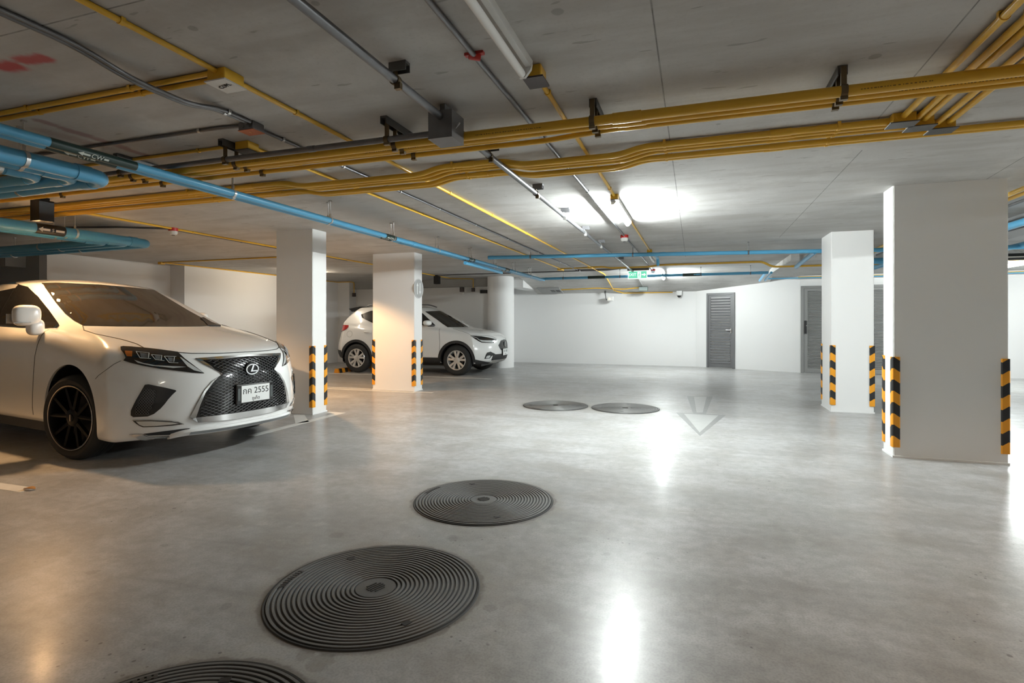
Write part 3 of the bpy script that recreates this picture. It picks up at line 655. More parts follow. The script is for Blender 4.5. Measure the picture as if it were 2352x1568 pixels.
pipe('conduit', 'yellow conduit crossing from left wall to the downlight row', 'conduit', [(-10.15, 8.1, ZC), (-6.38, 8.1, ZC)], .0125, YEL, GC, clips=[((-9.2, 8.1, ZC), UX), ((-7.6, 8.1, ZC), UX)])
box('junction_box', 'yellow box at top of left wall pilaster', (-10.2, 8.1, H - .05), (.09, .09, .05), YEL)
pipe('conduit', 'yellow conduit along top of left wall behind the pillars, dropping to brown box', 'conduit', [(-10.17, 8.15, ZC), (-10.17, 13.75, ZC), (-9.78, 13.75, ZC), (-9.72, 13.92, ZC), (-9.72, 13.92, 2.08)], .0125, YEL, GC)
o = box('switch_box', 'small brown box at end of yellow conduit left of the sign pillar', (-9.72, 13.92, 1.97), (.09, .07, .11), BROWN, knock=False); 
pipe('conduit', 'yellow conduit from far downlight dropping to small brown box', 'conduit', [(-6.36, 12.95, ZC), (-6.36, 13.5, ZC), (-5.86, 13.9, ZC), (-5.86, 13.94, ZC), (-5.86, 13.94, 2.15)], .0115, YEL, GC)
box('switch_box', 'small brown box under yellow conduit on the grey beam', (-5.86, 13.94, 2.05), (.09, .06, .11), BROWN, knock=False)
o = box('switch_box', 'brown box with white lamp on the grey beam near far downlight', (-6.20, 13.94, 2.05), (.12, .07, .13), BROWN, knock=False)
MB().lathe([(.03, 0), (.045, -.03), (.03, -.07)], (.05, 0, 0), n=16).build('lamp_head', WHITEP, o, smooth=True)
o = MB().box((-5.72, 14.1, 2.01), (-5.38, 14.15, 2.10)).build('wall_sign', BLACK); o.location.x = .0; tag(o, 'small black plate on the wall left of round column', 'sign')
pipe('conduit', 'dark conduit crossing the far ceiling behind the long blue pipes', 'conduit', [(-6.25, 12.55, ZC), (-1.9, 12.55, ZC), (-1.5, 12.2, ZC)], .0125, GALV, GC)
# cross conduits above the second blue pipe
def kinked(y, dz, label, m, r=.0125, x0=-2.2):
    z = ZC - dz
    return pipe('conduit', label, 'conduit', [(x0, y, z), (-1.9, y, z), (-1.75, y, z - .03), (-.95, y, z - .03), (-.75, y, z), (1.25, y, z), (1.42, y, z - .108), (9.8, y, z - .108)], r, m, GC, bend=.1, clips=[((x, y, z), UX) for x in (-.4, .4, 1.1)])
kinked(11.72, 0, 'yellow cross conduit above far blue pipe, nearer of the two', YEL)
kinked(11.86, 0.0, 'yellow cross conduit above far blue pipe, farther of the two', YEL, x0=-2.9)
pipe('conduit', 'dark grey cross conduit joining the grey line to the exit sign', 'conduit', [(-2.57, 12.33, ZC), (-1.9, 12.33, ZC), (-1.7, 12.28, ZC), (-1.35, 12.28, ZC)], .0125, GALV, GC)
box('junction_box', 'small yellow box where the COM line meets the cross conduits', (-2.19, 11.78, H - .045), (.09, .16, .045), YEL)
box('junction_box', 'small yellow box at far end of second yellow conduit', (-2.9, 12.0, H - .045), (.10, .26, .045), YEL)
box('junction_box', 'small grey box at far end of the grey conduit', (-2.575, 12.33, H - .045), (.10, .09, .045), GALV)

# exit sign
def exit_sign():
    o = empty('exit_sign', (-1.24, 12.42, 2.185)); tag(o, 'green and white lit exit sign with running figure hanging from ceiling', 'exit sign')
    MB().box((-.22, -.05, .17), (.25, .06, H - 2.185)).build('housing', DKMETAL, o)
    GR = emis('exit_green', (.12, .5, .33), 1.0); WH = emis('exit_white', (.9, 1, .95), .9)
    MB().box((-.21, -.012, -.015), (.21, .012, .17)).build('panel', WH, o)
    MB().box((-.198, -.014, 0), (.198, -.012, .155)).build('green_field', GR, o)
    t = put_text('EXIT', .085, WH, (-.115, -.0155, .078), (1, 0, 0), (0, 0, 1)); t.parent = o
    # running figure
    m = MB(); y = -.0155
    def st(a, b_, w):
        a, b_ = Vector((a[0], 0, a[1])), Vector((b_[0], 0, b_[1])); d = (b_ - a).normalized(); s = Vector((d.z, 0, -d.x)) * w / 2
        m.prism([(q.x, y, q.z) for q in (a - s, b_ - s, b_ + s, a + s)], (0, .0015, 0))
    MB().box((.0, -.0150, .012), (.075, -.0140, .143)).build('door_symbol', WH, o)
    for a, b_, w in (((.040, .105), (.030, .065), .022), ((.030, .065), (.052, .045), .012), ((.052, .045), (.045, .018), .010), ((.030, .065), (.018, .038), .012), ((.018, .038), (.004, .036), .010), ((.04, .1), (.060, .085), .009), ((.04, .1), (.018, .092), .009)): st(a, b_, w)
    m.lathe([(.011, 0), (.011, .0015)], (.047, y, .122), axis='y', n=14); m.build('running_figure', GR, o)
    m = MB().prism([(a, -.0155, b_) for a, b_ in ((.092, .066), (.14, .066), (.14, .043), (.184, .078), (.14, .113), (.14, .09), (.092, .09))], (0, .0015, 0)); m.build('arrow', WH, o)
exit_sign()
# things on the far wall
o = empty('mounted_dome_camera', (0, 0, 0)); p = on_y(1560, 672, YB - .07); o.location = (p.x, YB - .01, p.z); tag(o, 'white dome security camera high on far wall left of louvred door', 'camera')
MB().box((-.07, -.13, -.05), (.07, 0, .05)).build('bracket', WHITEP, o); MB().lathe([(.065, -.05), (.065, -.075), (.055, -.08)], (0, -.08, 0), n=32).build('dome_housing', WHITEP, o, smooth=True)
MB().lathe([(.052, -.08), (.046, -.11), (.025, -.13), (.003, -.135)], (0, -.08, 0), n=32).build('dome', SATIN, o, smooth=True)
p = on_y(1390, 675, 15.3); o = empty('mounted_emergency_light', (p.x, 15.3, p.z)); tag(o, 'small white emergency lamp on bracket below the sloped slab', 'emergency lamp')
MB().box((-.025, -.02, .02), (.025, .02, zc(15.3) - p.z)).build('bracket', DKMETAL, o)
MB().tube(fillet([(0, 0, .02), (.02, -.03, -.06), (.03, -.02, -.17), (.12, -.03, -.17)], .04), .012, 8).build('cable', DKMETAL, o, smooth=True)
m = MB().box((.06, -.07, -.20), (.24, .05, -.07)); hs = m.build('lamp_housing', WHITEP, o); bv = hs.modifiers.new('round', 'BEVEL'); bv.width = .02; bv.segments = 3
MB().lathe([(.025, 0), (.02, -.01)], (.13, -.07, -.14), axis='y', n=16).build('lamp_lens', emis('amber_lamp', (1, .7, .4), 1.0), o)
p = on_y(1478, 664, 15.0); o = box('junction_box', 'grey-green square box on sloped slab above far wall', (p.x, 15.0, zc(15.0) - .10), (.22, .22, .10), mat('grey_green_box', (.2, .24, .23), .5), knock=False)
pipe('conduit', 'thin pale conduit running down slab into the grey-green box', 'conduit', [sl(p.x - .06, 13.65), sl(p.x, 14.85)], .012, GALVB, GC)
pipe('conduit', 'yellow conduit crossing slab above far wall to grey-green box', 'conduit', [sl(-3.9, 15.1), sl(-2.6, 14.95), sl(-1.9, 15.12), sl(p.x - .12, 15.0)], .013, YEL, GC)
q = on_y(1545, 671, YB - .03); pipe('conduit', 'yellow conduit along top of far wall ending at dome camera', 'conduit', [sl(-2.17, 15.22), (-1.95, YB - .03, q.z), (q.x, YB - .03, q.z)], .014, YEL, GC)
o = empty('air_vent', (-3.95, 15.1, zc(15.1) - .005), 0); o.rotation_euler.x = -math.atan((H - ZB) / (YB - YS)); tag(o, 'grey ventilation grille on slab beside the round column', 'vent')
MB().box((-.32, -.3, -.03), (.32, .3, 0)).build('vent_frame', mat('vent_grey', (.33, .33, .33), .5), o)
for i in range(4): MB().box((.02 + (i % 2) * .15, -.1 + (i // 2) * .12, -.034), (.14 + (i % 2) * .15, -.03 + (i // 2) * .12, -.03)).build('slot', BLACK, o)

# ------------------------------------------------------------------ blue water pipes
def hang(o, p, r, m=GALVB):
    x, y, z = p
    mb = MB().tube([(x, y - .011, z), (x, y + .011, z)], r + .003, 18); mb.tube([(x, y, z + r), (x, y, H)], .004, 8); mb.lathe([(.011, 0), (.011, .03)], (x, y, z + r + .005), n=6); mb.box((x - .012, y - .012, H - .012), (x + .012, y + .012, H))
    return mb.build('pipe_clamp', m, o, smooth=True)
def hangx(o, p, r, m=GALVB):
    x, y, z = p
    mb = MB().tube([(x - .011, y, z), (x + .011, y, z)], r + .003, 18); mb.tube([(x, y, z + r), (x, y, H)], .005, 8); mb.box((x - .012, y - .012, H - .012), (x + .012, y + .012, H))
    return mb.build('pipe_clamp', m, o, smooth=True)
def sleeve(o, x, y0, y1, z, r, words, size):
    # dark sticker wrapped round the pipe with an arrow and two letters, facing down and to the right
    s = MB().tube([(x, y0, z), (x, y1, z)], r + .0015, 24, caps=False); sv = s.build('direction_sticker', GREEND, o, smooth=True)
    a = math.radians(-38); nrm = Vector((math.cos(a), 0, math.sin(a))); up = Vector((-math.sin(a), 0, math.cos(a))); ym = (y0 + y1) / 2; c_ = Vector((x, ym, z)) + nrm * (r + .0025)
    m = MB(); w = size
    def q(t, u): return c_ + Vector((0, t, 0)) + up * u
    m.prism([q(-2.6 * w, 0), q(-1.9 * w, .32 * w), q(-1.9 * w, .14 * w), q(-.95 * w, .14 * w), q(-.95 * w, -.14 * w), q(-1.9 * w, -.14 * w), q(-1.9 * w, -.32 * w)], nrm * .0006); m.build('arrow', STICK, sv); m = MB()
    m.prism([q(.95 * w, .14 * w), q(1.6 * w, .14 * w), q(1.6 * w, -.14 * w), q(.95 * w, -.14 * w)], nrm * .0006); m.build('arrow_tail', STICK, sv)
    t = put_text(words, w * .95, STICK, c_, (0, 1, 0), up); t.parent = sv
BZ, BR = 2.215, .028
PX = [(-3.455, 'inner long blue water pipe running down left side of the aisle, with CW sticker'), (-3.528, 'outer long blue water pipe beside the inner one, with CW sticker')]
for k, (x, l) in enumerate(PX):
    o = MB().tube([(x, -3, BZ), (x, 12.6 + k * .0, BZ)], BR, 18).build('water_pipe', BLUE, smooth=True); tag(o, l, 'pipe', 'long blue pipes')
    for y in (3.35, 4.55, 5.75, 6.95, 8.15, 9.3, 10.4, 11.5): hang(o, (x, y + .06 * k, BZ), BR)
    for y in ((6.2, 10.1) if not k else (6.0, 10.3)): MB().tube([(x, y, BZ), (x, y + .09, BZ)], BR * 1.12, 18).build('coupling', BLUE, o, smooth=True)
    sleeve(o, x, 2.06 + k * .02, 2.56 - k * .08, BZ, BR, 'CW', .042)
    sleeve(o, x, 5.55, 5.78, BZ, BR, 'CW', .035); sleeve(o, x, 8.0, 8.25, BZ, BR, 'CW', .035); sleeve(o, x, 9.75, 10.0, BZ, BR, 'CW', .035)
def bluerun(l, pts, r, cl=(), cx=(), bend=.12, coup=()):
    o = MB().tube(fillet(pts, bend, 8), r, 20).build('water_pipe', BLUE, smooth=True); tag(o, l, 'pipe', 'blue water pipes')
    for p_ in cl: hang(o, p_, r)
    for p_ in cx: hangx(o, p_, r, GALV)
    for p_, d in coup:
        p_, d = Vector(p_), Vector(d).normalized(); MB().tube([p_ - d * .045, p_ + d * .045], r * 1.1, 20).build('coupling', BLUE, o, smooth=True)
    return o
bluerun('blue pipe crossing the aisle nearest camera, past the middle pillar', [(-3.33, 8.58, 2.294), (1.79, 9.02, 2.245), (9.9, 9.7, 2.17)], .030, cx=[(-2.6, 8.64, 2.287), (-.95, 8.785, 2.271), (.75, 8.93, 2.255), (2.3, 9.06, 2.241)], coup=[((-.5, 8.822, 2.267), (1, .086, 0)), ((-3.28, 8.584, 2.294), (1, .086, 0))])
o = bluerun('short blue branch hooking down from the nearest cross pipe', [(-.62, 8.81, 2.268), (-.60, 9.25, 2.262), (-.60, 9.34, 2.15)], .024, bend=.05)
bluerun('blue pipe crossing the far aisle behind the exit sign', [(-3.55, 12.67, 2.25), (1.45, 12.62, 2.25)], .030, cx=[(-3.0, 12.66, 2.25), (-1.66, 12.65, 2.25), (.1, 12.63, 2.25), (1.1, 12.62, 2.25)], coup=[((1.3, 12.62, 2.25), UX)])
for x, s in ((-2.4, 0), (-.28, 1)):
    m = MB().tube([(x, 12.64, 2.25), (x + .4, 12.64, 2.25)], .035, 20, caps=False); t = m.build('direction_sticker', GREEND, o, smooth=True); t.parent = bpy.data.objects[[q.name for q in COL.objects if q.get('label') == 'blue pipe crossing the far aisle behind the exit sign'][0]]
bluerun('light blue stub leaving far cross pipe towards door wall, left one', [(1.40, 12.62, 2.25), (1.42, 13.95, 2.18)], .030)
bluerun('light blue stub leaving far cross pipe towards door wall, right one', [(1.51, 12.66, 2.25), (1.53, 13.9, 2.18)], .026)
bluerun('light blue stub behind the middle pillar, leaving nearest cross pipe', [(1.66, 9.03, 2.24), (1.66, 10.6, 2.17)], .034)
bluerun('slim blue pipe along top of door wall', [(1.62, 14.25, 2.24), (9.8, 14.25, 2.24)], .014)
bluerun('short capped blue pipe slung below the long blue pair', [(-3.46, 7.90, 2.140), (-3.44, 9.55, 2.125)], .028)
# big drain pipes at far left that turn into the bays
for x, y, r, l in ((-3.826, 2.645, .049, 'largest blue drain pipe elbow at left, lowest and nearest of three'), (-3.972, 2.546, .041, 'middle blue drain pipe elbow at left, tucked behind the largest'), (-4.173, 2.452, .036, 'smallest blue drain pipe elbow at left edge')):
    z = 2.18
    o = bluerun(l, [(x, -3, z), (x, y, z), (-6.3, y, z)], r, cl=[(x, 2.15 if r > .045 else 2.21, z)], bend=.13, coup=[((x, y - .17, z), UY), ((x - .19, y, z), UX)])
    hangx(o, (x - .9, y, z), r); hangx(o, (x - 2.0, y, z), r)
for x, y, r, l in ((-6.63, 5.08, .055, 'blue waste pipe with S sticker ending in elbow above the large car'), (-6.80, 4.93, .048, 'blue pipe hidden behind the S-marked one, second of three'), (-6.98, 4.79, .045, 'blue pipe hidden behind the S-marked one, third of three')):
    z = 2.20
    o = bluerun(l, [(x, -3, z), (x, y, z), (X0, y, z - .03)], r, bend=.09, coup=[((x, y - .2, z), UY)])
    hang(o, (x, 4.22, z), r)
    hangx(o, (x - 1.2, y, z - .01), r); hangx(o, (x - 2.6, y, z - .02), r)
    if r > .05:
        sv = MB().tube([(x, 3.82, z), (x, 4.10, z)], r + .0015, 28, caps=False).build('direction_sticker', mat('black_sticker', (.012, .012, .013), .3), o, smooth=True)
        a = math.radians(-12); nrm = Vector((math.cos(a), 0, math.sin(a))); up = Vector((-math.sin(a), 0, math.cos(a))); c_ = Vector((x, 3.965, z)) + nrm * (r + .0025)
        qf = lambda t, u: c_ + Vector((0, t, 0)) + up * u
        wm = mat('sticker_white', (.8, .76, .7), .4)
        MB().prism([qf(-.135, 0), qf(-.095, .028), qf(-.095, .012), qf(-.025, .012), qf(-.025, -.012), qf(-.095, -.012), qf(-.095, -.028)], nrm * .0006).build('arrow', wm, sv)
        MB().prism([qf(.03, .012), qf(.115, .012), qf(.115, -.012), qf(.03, -.012)], nrm * .0006).build('arrow_tail', wm, sv)
        t = put_text('S', .05, wm, c_ + Vector((0, .003, 0)), (0, 1, 0), up); t.parent = sv
# pipes glimpsed beside the right edge of the broad pillar
yrun('yellow conduit glimpsed right of broad pillar, upper one', 2.62, 4.5, 10.9, .02, YEL, z=2.33)
yrun('yellow conduit glimpsed right of broad pillar, lower one', 2.72, 5.2, 10.9, .018, YEL, z=2.33)
yrun('grey conduit glimpsed right of broad pillar', 2.95, 4.5, 10.9, .015, GALV, z=2.36)
bluerun('blue pipe glimpsed right of broad pillar, near one', [(3.25, 4, 2.25), (3.25, 13, 2.25)], .04)
bluerun('blue pipe glimpsed right of broad pillar, far one', [(4.18, 5, 2.25), (4.18, 13, 2.25)], .035)
o = bluerun('blue cross pipe with black S sticker at right edge', [(2.3, 10.3, 2.2), (9.9, 10.3, 2.2)], .05)
sv = MB().tube([(4.3, 10.3, 2.2), (5.05, 10.3, 2.2)], .052, 24, caps=False).build('direction_sticker', BLACK, o, smooth=True)
t = put_text('S', .07, wm, (4.78, 10.246, 2.19), (1, 0, 0), (0, 0, 1)); t.parent = sv
MB().box((4.42, 10.2465, 2.18), (4.72, 10.248, 2.20)).build('arrow', wm, sv); MB().box((4.85, 10.2465, 2.18), (5.0, 10.248, 2.20)).build('arrow', wm, sv)
o = MB().box((3.45, 6.5, H - .16), (3.75, 10, H)).build('air_duct', mat('duct_grey', (.25, .25, .25), .5, .3)); tag(o, 'grey sheet metal duct glimpsed right of broad pillar', 'duct')
pipe('conduit', 'yellow conduit along top of door wall at right', 'conduit', [(2.3, 14.42, 2.27), (9.8, 14.42, 2.27)], .013, YEL, GC)
# ------------------------------------------------------------------ cars
PAINT = mat('white_pearl_paint', (.80, .80, .79), .22, spec=.5, coat=1.0)
GLASS = mat('dark_tinted_glass', (.012, .0115, .011), .04, spec=.6, coat=.3)
GLASSW = mat('tinted_windscreen', (.022, .019, .015), .06, spec=.45)
GAP = mat('panel_gap_shadow_rubber', (.03, .028, .027), .7)
CHROME = mat('chrome', (.62, .62, .62), .10, 1.0)
GLOSSB = mat('gloss_black_trim', (.008, .008, .009), .12, coat=.5)
CLAD = mat('black_cladding', (.022, .022, .023), .55, bump=.05, bscale=200)
TYRE = mat('tyre_rubber', (.022, .022, .022), .75, bump=.04, bscale=120)
RIMB = mat('black_alloy', (.004, .004, .0045), .4, 0, spec=.25)
RIMS = mat('silver_alloy', (.70, .68, .65), .3, .6)
LIP = mat('machined_rim_edge', (.55, .48, .42), .25, .9)
LAMPD = mat('dark_headlamp', (.018, .016, .015), .06, coat=.6)
LAMPC = mat('clear_lamp_optic', (.62, .64, .64), .12, .2, coat=.6)
AMBER = mat('amber_reflector', (.45, .13, .02), .25)
REDL = mat('red_tail_lens', (.38, .012, .012), .15, coat=.5)
PLATE = mat('plate_white', (.78, .79, .78), .35)
INK = mat('plate_black', (.01, .01, .01), .5)

def interp(t, pts):
    if t <= pts[0][0]: return pts[0][1]
    for (a, x), (b, y) in zip(pts, pts[1:]):
        if t <= b:
            k = (t - a) / (b - a); k = k * k * (3 - 2 * k); return x + (y - x) * k
    return pts[-1][1]
AF = [0, .16, .32, .48, .62, .74, .84, .92, .97]                 # fractions across the front
SK = [0, .045, .10, .16, .23, .31, .40, .50, .60, .70, .79, .87, .94, 1.0]
AR = [.97, .9, .75, .5, .25, 0]
def car_shell(levels):
    """half shell: list of outlines from the sill up to the roof, each from nose centre round to tail centre"""
    rows = []
    for L in levels:
        r = []; nf = L.get('n', 2.6); zs = L['z']                  # z: (centre, corner, mid, rear corner, rear centre)
        for a in AF: r.append((L['xf'] - (L['xf'] - L['xc']) * a ** nf, a * L['yc'], zs[0] + (zs[1] - zs[0]) * a ** 2))
        for s in SK:
            y = interp(s, [(0, L['yc']), (.22, L['ym']), (.75, L['ym']), (1, L['yr'])]) if 'ys' not in L else interp(s, L['ys'])
            z = interp(s, [(0, zs[1]), (.3, zs[2]), (.7, zs[2]), (1, zs[3])]) if 'zl' not in L else interp(s, L['zl'])
            r.append((L['xc'] + (L['xrc'] - L['xc']) * s, y, z))
        for a in AR: r.append((L['xr'] + (L['xrc'] - L['xr']) * a ** 3, a * L['yr'], zs[4] + (zs[3] - zs[4]) * a ** 2))
        rows.append(r)
    return rows
def build_shell(levels, arches, arch_r, name, root, subdiv=3):
    rows = car_shell(levels); n = len(rows[0]); bm = bmesh.new(); V = {}
    for i, r in enumerate(rows):
        for j, p in enumerate(r):
            for s in (1, -1):
                if s == -1 and p[1] < 1e-6: V[i, j, -1] = V[i, j, 1]
                else: V[i, j, s] = bm.verts.new((p[0], p[1] * s, p[2]))
    for s in (1, -1):
        for i in range(len(rows) - 1):
            for j in range(n - 1):
                q = [V[i, j, s], V[i, j + 1, s], V[i + 1, j + 1, s], V[i + 1, j, s]]
                u = []
                for v in q:
                    if v not in u: u.append(v)
                if len(u) > 2: bm.faces.new(u if s == 1 else u[::-1])
    # roof cap: join left and right along the last outline
    i = len(rows) - 1
    for j in range(1, n - 2):
        q = [V[i, j, 1], V[i, j + 1, 1], V[i, j + 1, -1], V[i, j, -1]]
        bm.faces.new(q)
    bm.faces.new([V[i, 0, 1], V[i, 1, 1], V[i, 1, -1]]); bm.faces.new([V[i, n - 2, 1], V[i, n - 1, 1], V[i, n - 2, -1]])
    bmesh.ops.recalc_face_normals(bm, faces=bm.faces)
    me = bpy.data.meshes.new(name); bm.to_mesh(me); bm.free()
    t = bpy.data.objects.new(name, me); COL.objects.link(t); md = t.modifiers.new('s', 'SUBSURF'); md.levels = md.render_levels = subdiv
    dg = bpy.context.evaluated_depsgraph_get(); dg.update(); me2 = bpy.data.meshes.new_from_object(t.evaluated_get(dg)); bpy.data.objects.remove(t)
    full = bmesh.new(); full.from_mesh(me2); bvh = BVHTree.FromBMesh(full)
    # cut the wheel openings
    near = set()
    for e in full.edges:
        c = (e.verts[0].co + e.verts[1].co) / 2
        if abs(c.y) > .5 and any(arch_r * .86 < math.hypot(c.x - ax, c.z - az) < arch_r * 1.14 for ax, az in arches): near.add(e)
    bmesh.ops.subdivide_edges(full, edges=list(near), cuts=3, use_grid_fill=True)
    dead = []
    for f in full.faces:
        c = f.calc_center_median()
        if abs(c.y) > .5:
            for ax, az in arches:
                if (c.x - ax) ** 2 + (c.z - az) ** 2 < arch_r ** 2: dead.append(f); break
    bmesh.ops.delete(full, geom=dead, context='FACES')
    rim = [e for e in full.edges if len(e.link_faces) == 1]
    for v in {v for e in rim for v in e.verts}:
        for ax, az in arches:
            dx, dz = v.co.x - ax, v.co.z - az; d = math.hypot(dx, dz)
            if abs(v.co.y) > .5 and d < arch_r * 1.12 and v.co.z > .20:
                v.co.x, v.co.z = ax + dx / d * arch_r, az + dz / d * arch_r
    rim = [e for e in full.edges if len(e.link_faces) == 1]
    for e in rim: e.smooth = False
    ex = bmesh.ops.extrude_edge_only(full, edges=rim)
    for v in [g for g in ex['geom'] if isinstance(g, bmesh.types.BMVert)]:
        hit = any(math.hypot(v.co.x - ax, v.co.z - az) < arch_r * 1.03 for ax, az in arches) and abs(v.co.y) > .5
        if hit: v.co.y -= math.copysign(.018, v.co.y)
        else: v.co.z += .03; v.co.y *= .95; v.co.x = v.co.x * .985 - .02
    full.to_mesh(me2); full.free(); me2.shade_smooth(); me2.name = name; me2.materials.append(PAINT)
    o = bpy.data.objects.new(name, me2); COL.objects.link(o); o.parent = root
    return o, bvh

class Car:
    def __init__(s, root, bvh):
        s.root, s.bvh = root, bvh; s.inv = root.matrix_basis.inverted(); s.cam = s.inv @ CAM
    def px(s, u, v):
        d = (s.inv.to_3x3() @ rayd(u, v)).normalized(); h = s.bvh.ray_cast(s.cam, d)
        if h[0] is None or (h[0] - s.cam).length > 30:
            best = None
            for k in range(60):                      # ray misses: nearest point of the shell to the ray
                p = s.cam + d * (2.0 + k * .25); q = s.bvh.find_nearest(p)
                if best is None or q[3] < best[3]: best = q
            h = s.bvh.find_nearest(s.cam + d * (best[0] - s.cam).dot(d))
        return h[0], h[1]
    def cast(s, org, d):
        d = Vector(d).normalized(); h = s.bvh.ray_cast(Vector(org), d)
        return (h[0], h[1]) if h[0] else s.bvh.find_nearest(Vector(org) + d * 2)[:2]
    def front(s, y, z): return s.cast((3, y, z), (-1, 0, 0))
    def side(s, x, z): return s.cast((x, -3, z), (0, 1, 0))
    def top(s, x, y): return s.cast((x, y, 4), (0, 0, -1))
    def patch(s, name, poly, fn, m, off=.004, thick=.012, step=None, parent=None, mirror=False, smooth=True, only=None):
        """a panel that follows the shell: outline poly in the 2D space of fn (px, front, side or top)"""
        P = [Vector(p) for p in poly]; per = sum((P[i] - P[i - 1]).length for i in range(len(P)))
        xs = [p.x for p in P]; ys = [p.y for p in P]; st = step or max(max(xs) - min(xs), max(ys) - min(ys)) / 14
        B = []
        for i in range(len(P)):
            a, b = P[i], P[(i + 1) % len(P)]; k = max(1, int((b - a).length / st)); B += [a.lerp(b, t / k) for t in range(k)]
        def inside(q):
            c = False
            for i in range(len(P)):
                a, b = P[i], P[i - 1]
                if (a.y > q.y) != (b.y > q.y) and q.x < (b.x - a.x) * (q.y - a.y) / (b.y - a.y) + a.x: c = not c
            return c
        I = []; x = min(xs) + st * .5; k = 0
        while x < max(xs):
            y = min(ys) + st * (.5 if k % 2 else .25)
            while y < max(ys):
                q = Vector((x, y))
                if inside(q) and min((q - b).length for b in B) > st * .45: I.append(q)
                y += st
            x += st; k += 1
        pts = B + I; n = len(B)
        vo, _, fo, *_r = geometry.delaunay_2d_cdt([p.to_2d() for p in pts], [(i, (i + 1) % n) for i in range(n)], [], 1, 1e-6)
        hits = [fn(p.x, p.y) for p in vo]
        vs = [h[0] + h[1] * off for h in hits]; N = len(vs)
        bmr = {}
        for f in fo:
            for i in range(len(f)):
                e = (f[i], f[(i + 1) % len(f)]); bmr[tuple(sorted(e))] = bmr.get(tuple(sorted(e)), []) + [e]
        mb = MB(); sides = [v[0] for v in bmr.values() if len(v) == 1]
        low = [h[0] + h[1] * (off - thick) for h in hits]
        mb.add(vs + low, [tuple(f) for f in fo] + [tuple(i + N for i in f)[::-1] for f in fo] + [(b, a, a + N, b + N) for a, b in sides])
        o = mb.build(name, m, parent or s.root); o.data.shade_smooth()
        try: o.data.set_sharp_from_angle(angle=math.radians(50))
        except Exception: pass
        return s.mirror(o) if mirror else o
    def mirror(s, o):
        me = o.data.copy()
        for v in me.vertices: v.co.y *= -1
        me.flip_normals(); c = bpy.data.objects.new(o.name.split('.')[0], me); COL.objects.link(c); c.parent = o.parent; return o, c
    def strip(s, name, poly, fn, m, r=.004, off=.002, parent=None, mirror=False, step=None, closed=False, n=8, flat=None):
        """a thin rod (a gap, bead or chrome trim) laid along the shell"""
        P = [Vector(p) for p in poly]
        if closed: P = P + [P[0]]
        tot = sum((P[i + 1] - P[i]).length for i in range(len(P) - 1)); st = step or tot / 40; Q = []
        for a, b in zip(P, P[1:]):
            k = max(1, int((b - a).length / st)); Q += [a.lerp(b, t / k) for t in range(k)]
        Q.append(P[-1]); pts = []
        for q in Q:
            h = fn(q.x, q.y); p = h[0] + h[1] * off
            if not pts or (p - pts[-1]).length > 1e-4: pts.append(p)
        o = MB().tube(pts, r, n).build(name, m, parent or s.root, smooth=True)
        return s.mirror(o) if mirror else o
    def d3(s, poly, fn): return [fn(*p)[0] for p in poly]

